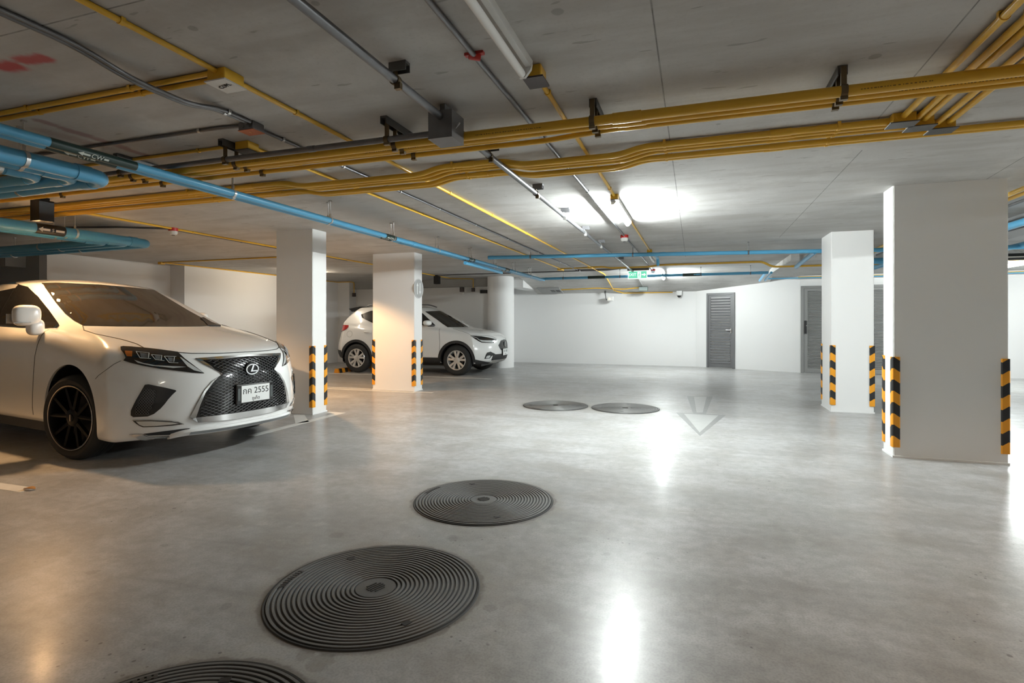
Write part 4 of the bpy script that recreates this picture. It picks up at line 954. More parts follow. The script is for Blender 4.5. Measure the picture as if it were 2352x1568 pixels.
def spoke_wheel(kind, R, rim, width, root, x, y, out, steer=0):
    """wheel: tyre, rim barrel with spokes, hub cap, disc; out = -1 for the right-hand side"""
    w = empty('wheel', (x, y, R)); w.parent = root; w.rotation_euler = (0, 0, steer + (0 if out == -1 else PI)); h = width / 2
    # outer face looks towards local -y
    tp = [(rim - .004, h * .80), (rim + .012, h * .96), ((R + rim) / 2, h * 1.02), (R - .028, h * .93), (R - .008, h * .72), (R, h * .45), (R, -h * .45), (R - .008, -h * .72), (R - .028, -h * .93), ((R + rim) / 2, -h * 1.02), (rim + .012, -h * .96), (rim - .004, -h * .80)]
    t = MB().lathe(tp, axis='y', n=72, caps=False).build('tyre', TYRE, w, smooth=True)
    g = MB()
    for yy in (-.35, -.12, .12, .35): g.lathe([(R + .0006, h * 2 * yy * .5 - .004), (R + .0006, h * 2 * yy * .5 + .004)], axis='y', n=72, caps=False)
    g.build('tread_groove', BLACK, t)
    rm = RIMB if kind == 'black' else RIMS
    prof = [(rim + .004, -h * .90), (rim - .004, -h * .97), (rim - .014, -h * .93), (rim - .022, -h * .78), (rim - .03, -h * .2), (rim - .03, h * .8)]
    b = MB().lathe(prof, axis='y', n=72, caps=False).build('rim', rm, w, smooth=True)
    if kind == 'black': MB().lathe([(rim + .003, -h * .96), (rim - .001, -h * 1.0), (rim - .008, -h * .975)], axis='y', n=72, caps=False).build('rim_edge', LIP, b, smooth=True)
    MB().lathe([(rim - .03, h * .3), (.001, h * .3)], axis='y', n=40, caps=False).build('inner_drum', BLACK, b)
    MB().lathe([(.001, -.01), (rim * .62, -.01), (rim * .62, .012), (.001, .012)], axis='y', n=40, caps=False).build('brake_disc', mat('brake_disc', (.05, .048, .046), .45, .7), w, smooth=True)
    yo = -h * .86
    sp = MB(); nsp = 5
    for k in range(nsp):
        a = 2 * PI * k / nsp + .30
        for s in (-1, 1):
            a2 = a + s * (.30 if kind == 'black' else .24); a1 = a + s * (.10 if kind == 'black' else .16)
            w0, w1 = (.017, .013) if kind == 'black' else (.020, .027)
            p0 = Vector((math.cos(a1) * .055, yo + .012, math.sin(a1) * .055)); p1 = Vector((math.cos(a2) * (rim - .016), yo + .004, math.sin(a2) * (rim - .016)))
            d = (p1 - p0).normalized(); n_ = Vector((d.z, 0, -d.x))
            f0, f1 = [p0 - n_ * w0, p0 + n_ * w0], [p1 - n_ * w1, p1 + n_ * w1]
            back = Vector((0, .030, 0)); crown = Vector((0, -.008, 0))
            vs = [f0[0], f0[1], f1[1], f1[0], f0[0] + back, f0[1] + back, f1[1] + back, f1[0] + back, p0 + crown, p1 + crown]
            sp.add(vs, [(0, 8, 9, 3), (8, 1, 2, 9), (4, 7, 6, 5), (0, 3, 7, 4), (1, 5, 6, 2), (0, 4, 5, 1, 8), (3, 9, 2, 6, 7)])
    sp.lathe([(.075, yo + .03), (.075, yo + .008), (.06, yo - .002), (.001, yo - .002)], axis='y', n=32, caps=False)
    sp.build('spokes', rm, b, smooth=True)
    hc = MB().lathe([(.034, yo - .001), (.032, yo - .007), (.001, yo - .008)], axis='y', n=28, caps=False).build('hub_cap', rm, w, smooth=True)
    if kind == 'black': MB().box((-.007, yo - .0095, -.028), (.007, yo - .007, .028)).build('hub_badge', LIP, hc)
    else:
        lb = MB()
        for k in range(5): lb.lathe([(.007, yo - .004), (.007, yo + .002)], (math.cos(k * 1.2566) * .052, 0, math.sin(k * 1.2566) * .052), axis='y', n=8)
        lb.build('lug_nuts', rm, w)
    return w
def arch_liner(root, x, z, r, ys, w=.26):
    for s in (1, -1):
        m = MB(); n = 24; vs = []
        for k in range(n + 1):
            a = -.25 + (PI + .5) * k / n
            for yy in (ys - .03, ys - w): vs.append((x + math.cos(a) * (r + .01), yy * s, z + math.sin(a) * (r + .01)))
        m.add(vs, [(2 * k, 2 * k + 1, 2 * k + 3, 2 * k + 2) for k in range(n)])
        m.add([(x + math.cos(-.25 + (PI + .5) * k / n) * (r + .01), (ys - w) * s, z + math.sin(-.25 + (PI + .5) * k / n) * (r + .01)) for k in range(n + 1)], [tuple(range(n + 1))])
        m.build('wheel_well', BLACK, root)
def pill(name, m, parent, c, sz, pw=2.6, rot=0, taper=0):
    """rounded box (superellipsoid) for mirrors and the like"""
    mb = MB(); nu, nv = 28, 16; vs = []
    f = lambda t, p: math.copysign(abs(t) ** (2 / p), t)
    for i in range(nv + 1):
        b = -PI / 2 + PI * i / nv
        for k in range(nu):
            a = 2 * PI * k / nu; x, y, z = f(math.cos(b), pw) * f(math.cos(a), pw), f(math.cos(b), pw) * f(math.sin(a), pw), f(math.sin(b), pw)
            sc = 1 + taper * y
            vs.append(Vector((x * sz[0] * sc, y * sz[1], z * sz[2] * sc)))
    M = Matrix.Rotation(rot, 3, 'Z'); vs = [M @ v + Vector(c) for v in vs]
    mb.add(vs, [(i * nu + k, i * nu + (k + 1) % nu, (i + 1) * nu + (k + 1) % nu, (i + 1) * nu + k) for i in range(nv) for k in range(nu)])
    return mb.build(name, m, parent, smooth=True)

# ---- the large white car at left ------------------------------------------------
BIG = empty('car', (-4.91, 4.15, 0), math.radians(-8)); tag(BIG, 'large white car with black spindle grille and black wheels, left foreground', 'car')
LV = [
 dict(xf=.80, xc=.42, yc=.84, ym=.84, yr=.82, xrc=-3.2, xr=-3.55, z=(.235, .195, .27, .3, .32)),
 dict(xf=.965, xc=.44, yc=.915, ym=.90, yr=.87, xrc=-3.2, xr=-3.66, z=(.24, .19, .275, .31, .34), n=3.0),
 dict(xf=.985, xc=.44, yc=.935, ym=.93, yr=.90, xrc=-3.2, xr=-3.70, z=(.345, .32, .36, .40, .44), n=3.0),
 dict(xf=1.0, xc=.44, yc=.945, ym=.938, yr=.92, xrc=-3.2, xr=-3.72, z=(.47, .46, .48, .5, .55), n=2.9),
 dict(xf=1.005, xc=.43, yc=.945, ym=.942, yr=.925, xrc=-3.2, xr=-3.70, z=(.62, .61, .66, .68, .72), n=2.8),
 dict(xf=.995, xc=.40, yc=.94, ym=.942, yr=.92, xrc=-3.2, xr=-3.67, z=(.76, .76, .84, .86, .88), n=2.7),
 dict(xf=.965, xc=.36, yc=.925, ym=.93, yr=.91, xrc=-3.2, xr=-3.62, z=(.865, .89, .99, 1.02, 1.0), n=2.6),
 dict(xf=.925, xc=.32, yc=.895, ym=.915, yr=.89, xrc=-3.18, xr=-3.57, z=(.918, .96, 1.07, 1.1, 1.08), n=2.5),
 dict(xf=.86, xc=.28, yc=.855, ym=.885, yr=.87, xrc=-3.15, xr=-3.53, z=(.955, 1.0, 1.12, 1.14, 1.14), n=2.4),
 dict(xf=.60, xc=.12, yc=.80, ym=.865, yr=.85, xrc=-3.12, xr=-3.48, z=(1.035, 1.055, 1.15, 1.19, 1.2), n=2.3),
 dict(xf=.25, xc=-.12, yc=.76, ym=.85, yr=.83, xrc=-3.1, xr=-3.43, z=(1.10, 1.105, 1.165, 1.22, 1.24), n=2.2, ys=[(0, .76), (.14, .80), (.25, .845), (.8, .845), (1, .80)]),
 dict(xf=-.14, xc=-.42, yc=.715, ym=.83, yr=.80, xrc=-3.05, xr=-3.36, z=(1.165, 1.165, 1.185, 1.25, 1.28), n=2.2, ys=[(0, .715), (.1, .775), (.22, .83), (.8, .825), (1, .75)], zl=[(0, 1.165), (.1, 1.175), (.3, 1.19), (1, 1.25)]),
 dict(xf=-.23, xc=-.50, yc=.70, ym=.815, yr=.78, xrc=-3.03, xr=-3.34, z=(1.195, 1.195, 1.215, 1.28, 1.31), n=2.2, ys=[(0, .70), (.1, .77), (.22, .818), (.8, .81), (1, .74)], zl=[(0, 1.195), (.1, 1.205), (.3, 1.22), (1, 1.28)]),
 dict(xf=-.80, xc=-.99, yc=.64, ym=.745, yr=.72, xrc=-2.9, xr=-3.12, z=(1.425, 1.41, 1.41, 1.43, 1.46), n=2.2, ys=[(0, .64), (.1, .70), (.25, .74), (.8, .735), (1, .68)]),
 dict(xf=-1.36, xc=-1.47, yc=.575, ym=.655, yr=.62, xrc=-2.75, xr=-2.93, z=(1.622, 1.597, 1.59, 1.55, 1.58), n=2.2, ys=[(0, .575), (.1, .635), (.25, .66), (.8, .65), (1, .58)]),
 dict(xf=-1.42, xc=-1.53, yc=.555, ym=.62, yr=.58, xrc=-2.72, xr=-2.88, z=(1.638, 1.615, 1.622, 1.59, 1.60), n=2.2, ys=[(0, .555), (.1, .60), (.25, .625), (.8, .61), (1, .54)]),
 dict(xf=-1.62, xc=-1.70, yc=.42, ym=.44, yr=.40, xrc=-2.62, xr=-2.74, z=(1.672, 1.655, 1.67, 1.63, 1.635), n=2.2),
 dict(xf=-1.80, xc=-1.85, yc=.20, ym=.22, yr=.2, xrc=-2.5, xr=-2.6, z=(1.685, 1.68, 1.69, 1.66, 1.66), n=2.2),
]
WBL = 2.80; TR = .372; AX = -.105
body, bv = build_shell(LV, [(AX - .015, .402), (-WBL, .402)], .43, 'body', BIG)
K = Car(BIG, bv)
for x in (AX, -WBL): arch_liner(BIG, x - .01, .402, .43, .93)
for x, st in ((AX, math.radians(8)), (-WBL, 0)):
    for s in (-1, 1): spoke_wheel('black', TR, .281, .235, BIG, x, s * .838, s, st)
MB().box((-3.3, -.68, .20), (.62, .68, .42)).build('underbody', BLACK, BIG)
A2 = lambda x, y: (x / 3.36, 620 + y / 3.36)                     # reading coordinates taken from an enlarged view of the photo
A3 = lambda x, y: (270 + x / 5.47, 770 + y / 5.47)
# glazing
ws = [(95, 650), (130, 649.5), (180, 651.5), (230, 654), (298, 660), (353, 666), (387, 686), (432, 713), (467, 732), (500, 748), (464, 749.5), (400, 750), (268, 749.5), (192, 748), (170, 736), (150, 720), (128, 694), (110, 669)]
K.patch('windscreen', ws, K.px, GLASSW, off=.004, thick=.008, step=14)
sw = [K.px(u, v)[0] for u, v in ((0, 645), (20, 645.5), (39, 648), (65, 659), (89, 682), (113, 712), (131, 737), (137, 748), (131, 754), (98, 753.5), (50, 750), (0, 746.5))]
swp = [(p.x, p.z) for p in sw]; swp = swp + [(-1.785, swp[-1][1] + .01), (-1.79, swp[0][1] - .02)]
K.patch('side_window', swp, K.side, GLASS, off=.005, thick=.009, step=.05, mirror=True)
K.patch('rear_side_window', [(-1.797, 1.19), (-2.55, 1.235), (-2.52, 1.50), (-1.797, 1.56)], K.side, GLASS, off=.004, thick=.008, step=.06, mirror=True)
K.patch('rear_quarter_window', [(-2.62, 1.25), (-2.95, 1.29), (-2.75, 1.46), (-2.60, 1.49)], K.side, GLASS, off=.004, thick=.008, step=.06, mirror=True)
# shut lines
dl = [K.px(u, v)[0] for u, v in ((112, 757), (101, 763), (92, 778), (86, 793), (80, 820), (78, 850), (77, 952))]
K.strip('door_gap', [(p.x, p.z) for p in dl], K.side, GAP, r=.0026, off=.0005, mirror=True)
K.strip('rear_door_gap', [(-1.77, 1.19), (-1.77, .36)], K.side, GAP, r=.0026, off=.0005, mirror=True)
hd = [K.px(u, v)[0] for u, v in ((190, 747), (193, 758), (220, 767), (250, 773), (286, 781), (315, 790), (330, 798.5))]
hl = [(p.x, p.y) for p in hd]
fe = [K.px(u, v)[0] for u, v in ((330, 798.5), (370, 803), (408, 809), (440, 811.5), (500, 811.5), (560, 808.5))]
K.strip('bonnet_gap', hl, K.top, GAP, r=.004, off=.0005, mirror=True)
ff = [(p.y, p.z) for p in fe]; ff = [f for f in ff if f[0] < -.01] + [(0, ff[-1][1] + .001)]
K.strip('bonnet_front_gap', ff, K.front, GAP, r=.005, off=-.001, mirror=True)
K.strip('bumper_gap', [(278, 828), (262, 836), (240, 852), (226, 862), (219, 870)], K.px, GAP, r=.002, off=.0, mirror=True)
K.patch('wiper_cowl', [(460, 731), (467, 730), (485, 741), (507, 748.5), (478, 748.5)], K.px, SATIN, off=.012, thick=.02, step=5)
# headlamps
hp = [(277, 797), (283, 795.5), (300, 796.5), (330, 799), (370, 803.5), (408, 808.5), (414, 814), (425, 824), (440, 835), (469, 857), (440, 855.5), (417, 852.5), (370, 847), (327, 839.5), (300, 833), (284, 828), (289, 822), (285, 812), (278, 804)]
hl_, hr_ = K.patch('headlight', hp, K.px, LAMPD, off=.006, thick=.02, step=7, mirror=True)
def lamp_detail(par, mir):
    fn = K.px
    def both(o, c): c.parent = hr_
    both(*K.patch('white_lens_reflection', [A3(780, 275), (417, 822), (440, 838), A3(1075, 468), A3(960, 440), A3(880, 392)], fn, LAMPC, off=.009, thick=.006, step=6, parent=hl_, mirror=True))  # pale patch painting in the white reflection on the clear lens
    both(*K.patch('lower_lens', [A3(215, 312), A3(330, 350), A3(480, 378), A3(860, 398), A3(700, 412), A3(420, 382), A3(260, 348)], fn, LAMPC, off=.009, thick=.006, step=6, parent=hl_, mirror=True))
    both(*K.patch('turn_signal', [A3(95, 200), A3(188, 205), A3(184, 270), A3(120, 265), A3(104, 235)], fn, AMBER, off=.009, thick=.006, step=5, parent=hl_, mirror=True))
    for q in (((285, 228), (392, 240), (385, 292), (302, 288)), ((470, 262), (555, 268), (548, 318), (490, 312)), ((632, 282), (712, 288), (705, 338), (655, 335))):
        both(*K.patch('projector_lens', [A3(*t) for t in q], fn, mat('projector_glass', (.16, .165, .17), .08, coat=.5), off=.012, thick=.008, step=4, parent=hl_, mirror=True))
    for q in (((238, 215), (290, 292), (425, 300)), ((430, 255), (482, 312), (592, 325)), ((590, 275), (650, 347), (765, 352)), ((400, 235), (395, 290)), ((560, 262), (552, 318)), ((716, 284), (708, 340)), ((238, 215), (400, 232)), ((430, 253), (560, 262)), ((590, 272), (740, 276))):
        both(*K.strip('light_guide', [A3(*t) for t in q], fn, LAMPC, r=.0028, off=.014, parent=hl_, mirror=True, n=6))
lamp_detail(None, None)
# grille, drawn on one half and mirrored in the car's own centre plane
def half(pts):                                                      # image outline -> (y, z) on the front face
    return [(p.y, p.z) for p in K.d3(pts, K.px)]
top_c, bot_c = K.front(0, .875)[0].z, .318
gi = half([A3(1065, 312), A3(1190, 395), A3(1318, 486), A3(1200, 590), A3(1105, 715), A3(1040, 870), A3(985, 1030)])
zt, zb_ = gi[0][1], gi[-1][1]
gi_c = [(0, zt + .012)] + gi + [(0, zb_ - .004)]
grille = K.patch('grille', gi_c + [(-a, b) for a, b in gi_c[-2:0:-1]], K.front, GLOSSB, off=.003, thick=.02, step=.05)
def in_poly(q, P):
    c = False
    for i in range(len(P)):
        a, b = P[i], P[i - 1]
        if (a[1] > q[1]) != (b[1] > q[1]) and q[0] < (b[0] - a[0]) * (q[1] - a[1]) / (b[1] - a[1]) + a[0]: c = not c
    return c
GP = gi_c + [(-a, b) for a, b in gi_c[-2:0:-1]]
m = MB(); dz, dy = .0135, .056; rows = int((zt - zb_) / dz) + 2
for i in range(rows):
    for k in range(-16, 17):
        y0 = k * dy + (dy / 2 if i % 2 else 0); z0 = zb_ + i * dz
        for s in (-1, 1):
            a, b = (y0, z0), (y0 + s * dy / 2, z0 + dz)
            if in_poly(a, GP) and in_poly(b, GP):
                p, q = K.front(*a)[0], K.front(*b)[0]; ex = Vector((1, 0, 0)); d = (q - p).normalized(); nn = d.cross(ex).normalized() * .0013
                m.prism([p - nn + ex * .004, p + nn + ex * .004, q + nn + ex * .004, q - nn + ex * .004], ex * .009)
m.build('grille_mesh', mat('dark_chrome_mesh', (.16, .16, .165), .2, .85), grille)
go = half([A3(975, 292), A3(1080, 360), A3(1325, 486), A3(1190, 570), A3(1090, 690), A3(1000, 850), A3(905, 1030), A3(925, 1062), A3(1010, 1090)])
def ribbon(name, inner, outer, m, off=.010, thick=.02, parent=None):
    """flat band between two outlines on the front face, both halves"""
    mb = MB(); N = 40
    def res(P):
        L = [0]
        for a, b in zip(P, P[1:]): L.append(L[-1] + math.dist(a, b))
        out = []
        for k in range(N + 1):
            t = L[-1] * k / N; i = max(j for j in range(len(L)) if L[j] <= t + 1e-9); i = min(i, len(P) - 2); f = (t - L[i]) / max(1e-9, L[i + 1] - L[i])
            out.append((P[i][0] + (P[i + 1][0] - P[i][0]) * f, P[i][1] + (P[i + 1][1] - P[i][1]) * f))
        return out
    for s in (1, -1):
        vs = []; mb = MB()
        for a, b in zip(res(inner), res(outer)):
            for (y, z), o_ in ((a, off * .5), (b, off)):
                h = K.front(y * s, z); vs.append(h[0] + h[1] * o_)
            for (y, z) in (b, a):
                h = K.front(y * s, z); vs.append(h[0] + h[1] * (off - thick))
        fs = [(4 * k + j, 4 * k + (j + 1) % 4, 4 * k + 4 + (j + 1) % 4, 4 * k + 4 + j) for k in range(N) for j in range(4)]
        fs += [(0, 1, 2, 3), (4 * N + 3, 4 * N + 2, 4 * N + 1, 4 * N)]
        mb.add(vs, fs if s == 1 else [f[::-1] for f in fs]).build(name, m, parent or BIG, smooth=True)
# chrome frame as three bands: top bar, flank, bottom bar
ribbon('grille_frame_flank', [gi[0], gi[1], gi[2], gi[3], gi[4], gi[5], gi[6]], [go[0], go[1], go[2], go[3], go[4], go[5], go[6]], CHROME, parent=grille)
ribbon('grille_frame_top', [(0, zt + .012), (gi[0][0] * .5, zt + .008), gi[0]], [(0, zt + .026), (go[0][0] * .5, zt + .024), go[0]], CHROME, parent=grille)
ribbon('grille_frame_bottom', [(0, zb_ - .004), (gi[6][0] * .5, zb_ - .002), gi[6]], [(0, go[8][1] - .012), (go[8][0] * .5, go[8][1] - .008), go[8]], CHROME, off=.016, parent=grille)
ribbon('grille_frame_corner', [gi[6], (gi[6][0] * 1.01, gi[6][1])], [go[8], go[6]], CHROME, off=.013, parent=grille)
# round badge: ring with a slanting angular stroke
def badge():
    z = .765; p = K.front(0, z)[0]; o = MB().lathe([(.068, p.x - .02), (.066, p.x + .022), (.001, p.x + .022)], (0, 0, z), axis='x', n=48, caps=False).build('badge', GLOSSB, grille, smooth=True)
    x = p.x + .022; m = MB(); n = 48
    for k in range(n):
        a, b = 2 * PI * k / n, 2 * PI * (k + 1) / n
        m.prism([(x, math.cos(t) * ry, z + math.sin(t) * rz) for t, ry, rz in ((a, .066, .050), (b, .066, .050), (b, .057, .041), (a, .057, .041))], (.008, 0, 0))
    # y grows to the car's left, which is to the right in the picture
    m.prism([(x, yy, z + zz) for yy, zz in ((.004, .040), (.020, .040), (.002, -.012), (.058, -.012), (.055, -.022), (-.020, -.022))], (.008, 0, 0))
    m.build('badge_emblem', mat('bright_badge', (.85, .86, .88), .3, .6), o)
badge()
# number plate in its black holder
def plate():
    zc_ = .545; p = K.front(0, zc_)[0]; x = p.x + .03
    o = MB().box((x - .03, -.175, zc_ - .090), (x, .215, zc_ + .090)); o = o.build('number_plate', GLOSSB, BIG); bvl = o.modifiers.new('round', 'BEVEL'); bvl.width = .008; bvl.segments = 2
    yc = .022; pl = MB().box((x, yc - .150, zc_ - .076), (x + .004, yc + .150, zc_ + .076)).build('plate_face', PLATE, o); bvl = pl.modifiers.new('round', 'BEVEL'); bvl.width = .0035; bvl.segments = 2
    for s in (-1, 1): MB().box((x - .001, yc + s * .172 - .012, zc_ - .055), (x + .003, yc + s * .172 + .012, zc_ + .055)).build('holder_slot', mat('holder_grey', (.09, .10, .10), .3), o)
    put_text('กค 2555', .080, INK, (x + .0045, yc, zc_ + .024), (0, 1, 0), (0, 0, 1), o, 'plate_number')
    put_text('ภูเก็ต', .040, INK, (x + .0045, yc, zc_ - .047), (0, 1, 0), (0, 0, 1), o, 'plate_letters')
plate()
# bumper openings
ai, _ = K.patch('air_intake', [A3(*q) for q in ((345, 620), (390, 614), (480, 632), (600, 656), (725, 686), (740, 697), (690, 745), (640, 800), (590, 865), (540, 920), (460, 985), (380, 1018), (200, 1026), (168, 1003), (170, 945), (200, 880), (230, 820))], K.px, GLOSSB, off=.004, thick=.02, step=6, mirror=True)
for o_, m_ in ((ai, 1), (_, -1)): pass
im = [A3(*q) for q in ((350, 650), (500, 690), (490, 790), (440, 900), (400, 1005), (215, 1010), (230, 900), (290, 770))]
m = MB()
for i in range(22):
    for k in range(9):
        u, v = 303 + k * 6.2 + (3.1 if i % 2 else 0), 886 + i * 3.3
        for s in (-1, 1):
            a, b = (u, v), (u + s * 3.1, v + 3.3)
            if in_poly(a, im) and in_poly(b, im):
                h1, h2 = K.px(*a), K.px(*b); p, q = h1[0] + h1[1] * .005, h2[0] + h2[1] * .005; d = (q - p).normalized(); nn = d.cross(h1[1]).normalized() * .0018
                m.prism([p - nn, p + nn, q + nn, q - nn], h1[1] * .007)
o_ = m.build('intake_mesh', mat('dark_chrome_mesh', (.2, .2, .2), .2), ai); a_, b_ = K.mirror(o_); b_.parent = _
fg, fg2 = K.patch('fog_lamp', [A3(*q) for q in ((190, 1068), (420, 1064), (680, 1079), (760, 1085), (832, 1112), (700, 1131), (500, 1146), (320, 1151), (270, 1131), (225, 1100))], K.px, LAMPD, off=.004, thick=.015, step=6, mirror=True)
a_, b_ = K.patch('fog_lens', [A3(*q) for q in ((235, 1078), (420, 1075), (690, 1089), (770, 1108), (500, 1133), (330, 1139), (280, 1120))], K.px, mat('fog_glass', (.60, .59, .56), .2, .3, coat=.5), off=.008, thick=.006, step=6, parent=fg, mirror=True); b_.parent = fg2
K.strip('fog_trim', [A3(*q) for q in ((190, 1066), (420, 1061), (680, 1076), (832, 1112))], K.px, CHROME, r=.003, off=.006, mirror=True)
K.patch('washer_cover', [A3(*q) for q in ((390, 572), (515, 580), (520, 612), (395, 604))], K.px, PAINT, off=.004, thick=.008, step=6, mirror=True)
K.patch('lower_slot', [A3(*q) for q in ((325, 1236), (600, 1200), (780, 1178), (915, 1163), (800, 1222), (640, 1248), (385, 1256))], K.px, GLOSSB, off=.003, thick=.01, step=6, mirror=True)
K.patch('lip_trim', [A3(*q) for q in ((150, 1240), (312, 1236), (385, 1268), (640, 1262), (855, 1247), (835, 1270), (600, 1296), (350, 1304), (280, 1296))], K.px, CHROME, off=.012, thick=.02, step=6, mirror=True)
# projecting chin spoiler with a brushed strip
cs = MB(); n = 18; prof = []
for k in range(-n, n + 1):
    y = .62 * k / n; h = K.front(y, .30)[0]; prof.append((h.x, y))
vs = []
for x, y in prof:
    e = max(0, (abs(y) / .62 - .8) / .2) ** 2; up = .295 - .03 * e; q = 1 - e
    vs += [(x - .06, y, up), (x - .01 + .040 * q, y, up - .01), (x - .01 + .046 * q, y, up - .028), (x - .03 + .03 * q, y, .232 - .02 * e), (x - .06, y, .226 - .02 * e)]
fs = [(5 * k + j, 5 * k + (j + 1) % 5, 5 * k + 5 + (j + 1) % 5, 5 * k + 5 + j) for k in range(2 * n) for j in range(5)] + [(0, 1, 2, 3, 4), tuple(10 * n + j for j in (4, 3, 2, 1, 0))]
chin = cs.add(vs, fs).build('chin_spoiler', PAINT, BIG, smooth=True)
m = MB(); vs = []; sel = [p for p in prof if abs(p[1]) < .52]
for x, y in sel: vs += [(x + .0375, y, .262), (x + .008, y, .238), (x + .004, y, .239), (x + .030, y, .262)]
q_ = len(sel) - 1
m.add(vs, [(4 * k + j, 4 * k + (j + 1) % 4, 4 * k + 4 + (j + 1) % 4, 4 * k + 4 + j) for k in range(q_) for j in range(4)] + [(0, 1, 2, 3), (4 * q_ + 3, 4 * q_ + 2, 4 * q_ + 1, 4 * q_)])
m.build('chin_strip', mat('brushed_strip', (.42, .44, .45), .3, .6), chin)
# side skirt: thin body-coloured blade ahead of the wheel
# mirrors
for s in (-1, 1):
    if s < 0: mr = pill('wing_mirror', PAINT, BIG, (-.705, -1.005, 1.262), (.075, .100, .096), 3.2, rot=-.18)
    else: mr = pill('wing_mirror', PAINT, BIG, (-1.10, .90, 1.25), (.11, .045, .07), 3.0, rot=.06)      # folded in
    if s < 0: pill('mirror_foot', PAINT, mr, (-.695, -.945, 1.155), (.062, .062, .075), 3.0)
    if s < 0:
        MB().box((-.787, -1.12, 1.19), (-.778, -.94, 1.275)).build('mirror_glass', CHROME, mr)
        MB().tube([(-.634, -1.0, 1.20), (-.638, -1.06, 1.195), (-.665, -1.11, 1.195)], .006, 8).build('mirror_turn_signal', LAMPC, mr)
MB().tube([K.px(u, v)[0] + Vector((0, 0, .004)) for u, v in ((0, 747.5), (50, 751), (98, 754.5), (131, 755.5))], .007, 8).build('window_trim', CHROME, BIG, smooth=True)
for s in (-1, 1): MB().box((-WBL + .44, s * .86 - .03, .20), (-.54, s * .86 + .03, .31)).build('side_sill', CLAD, BIG)
# ---- the small white car behind the sign pillar -----------------------------------
SML = empty('car', (-5.13, 12.05, 0), math.radians(1.5)); tag(SML, 'small white crossover car with silver wheels parked behind the sign pillar', 'car')
LS = [
 dict(xf=.62, xc=.42, yc=.76, ym=.78, yr=.76, xrc=-3.0, xr=-3.25, z=(.26, .26, .27, .3, .32)),
 dict(xf=.80, xc=.42, yc=.84, ym=.87, yr=.82, xrc=-3.0, xr=-3.40, z=(.29, .27, .28, .33, .36), n=2.6),
 dict(xf=.855, xc=.42, yc=.875, ym=.895, yr=.86, xrc=-3.0, xr=-3.45, z=(.42, .40, .38, .44, .48), n=2.5),
 dict(xf=.865, xc=.42, yc=.885, ym=.90, yr=.87, xrc=-3.0, xr=-3.45, z=(.55, .53, .5, .58, .60), n=2.4),
 dict(xf=.86, xc=.40, yc=.885, ym=.90, yr=.87, xrc=-3.0, xr=-3.40, z=(.68, .67, .68, .72, .74), n=2.3),
 dict(xf=.845, xc=.37, yc=.87, ym=.895, yr=.86, xrc=-2.98, xr=-3.34, z=(.79, .79, .84, .88, .90), n=2.2),
 dict(xf=.80, xc=.32, yc=.84, ym=.88, yr=.85, xrc=-2.96, xr=-3.30, z=(.88, .89, .96, 1.0, 1.02), n=2.2),
 dict(xf=.70, xc=.25, yc=.80, ym=.865, yr=.84, xrc=-2.94, xr=-3.28, z=(.945, .95, 1.02, 1.06, 1.08), n=2.2),
 dict(xf=.42, xc=.05, yc=.74, ym=.84, yr=.80, xrc=-2.98, xr=-3.26, z=(1.02, 1.015, 1.05, 1.12, 1.15), n=2.2),
 dict(xf=.0, xc=-.22, yc=.69, ym=.81, yr=.785, xrc=-3.0, xr=-3.22, z=(1.08, 1.075, 1.085, 1.18, 1.22), n=2.2, ys=[(0, .69), (.1, .75), (.22, .81), (.8, .81), (1, .785)]),
 dict(xf=-.07, xc=-.28, yc=.68, ym=.80, yr=.77, xrc=-2.98, xr=-3.19, z=(1.105, 1.10, 1.115, 1.21, 1.25), n=2.2, ys=[(0, .68), (.1, .745), (.22, .80), (.8, .80), (1, .77)]),
 dict(xf=-.52, xc=-.70, yc=.62, ym=.73, yr=.685, xrc=-2.87, xr=-3.05, z=(1.335, 1.325, 1.33, 1.38, 1.41), n=2.2, ys=[(0, .62), (.1, .68), (.25, .73), (.8, .725), (1, .685)]),
 dict(xf=-.98, xc=-1.08, yc=.56, ym=.64, yr=.60, xrc=-2.68, xr=-2.88, z=(1.55, 1.53, 1.545, 1.53, 1.55), n=2.2, ys=[(0, .56), (.1, .61), (.25, .64), (.8, .635), (1, .60)]),
 dict(xf=-1.05, xc=-1.14, yc=.54, ym=.60, yr=.57, xrc=-2.64, xr=-2.84, z=(1.565, 1.55, 1.575, 1.56, 1.57), n=2.2),
 dict(xf=-1.30, xc=-1.36, yc=.40, ym=.44, yr=.40, xrc=-2.45, xr=-2.65, z=(1.605, 1.59, 1.61, 1.59, 1.59), n=2.2),
 dict(xf=-1.50, xc=-1.54, yc=.2, ym=.22, yr=.2, xrc=-2.25, xr=-2.4, z=(1.62, 1.615, 1.625, 1.605, 1.60), n=2.2),
]
WBS, TS = 2.585, .345
body2, bv2 = build_shell(LS, [(0, TS), (-WBS, TS)], .385, 'body', SML, 3)
Q = Car(SML, bv2)
for x in (0, -WBS): arch_liner(SML, x, TS, .385, .88)
for x in (0, -WBS):
    for s in (-1, 1): spoke_wheel('silver', TS, .222, .215, SML, x, s * .78, s)
MB().box((-3.1, -.62, .20), (.5, .62, .40)).build('underbody', BLACK, SML)
A5 = lambda x, y: (760 + x / 5.345, 690 + y / 5.345)
pp = lambda *q: [A5(*t) for t in q]
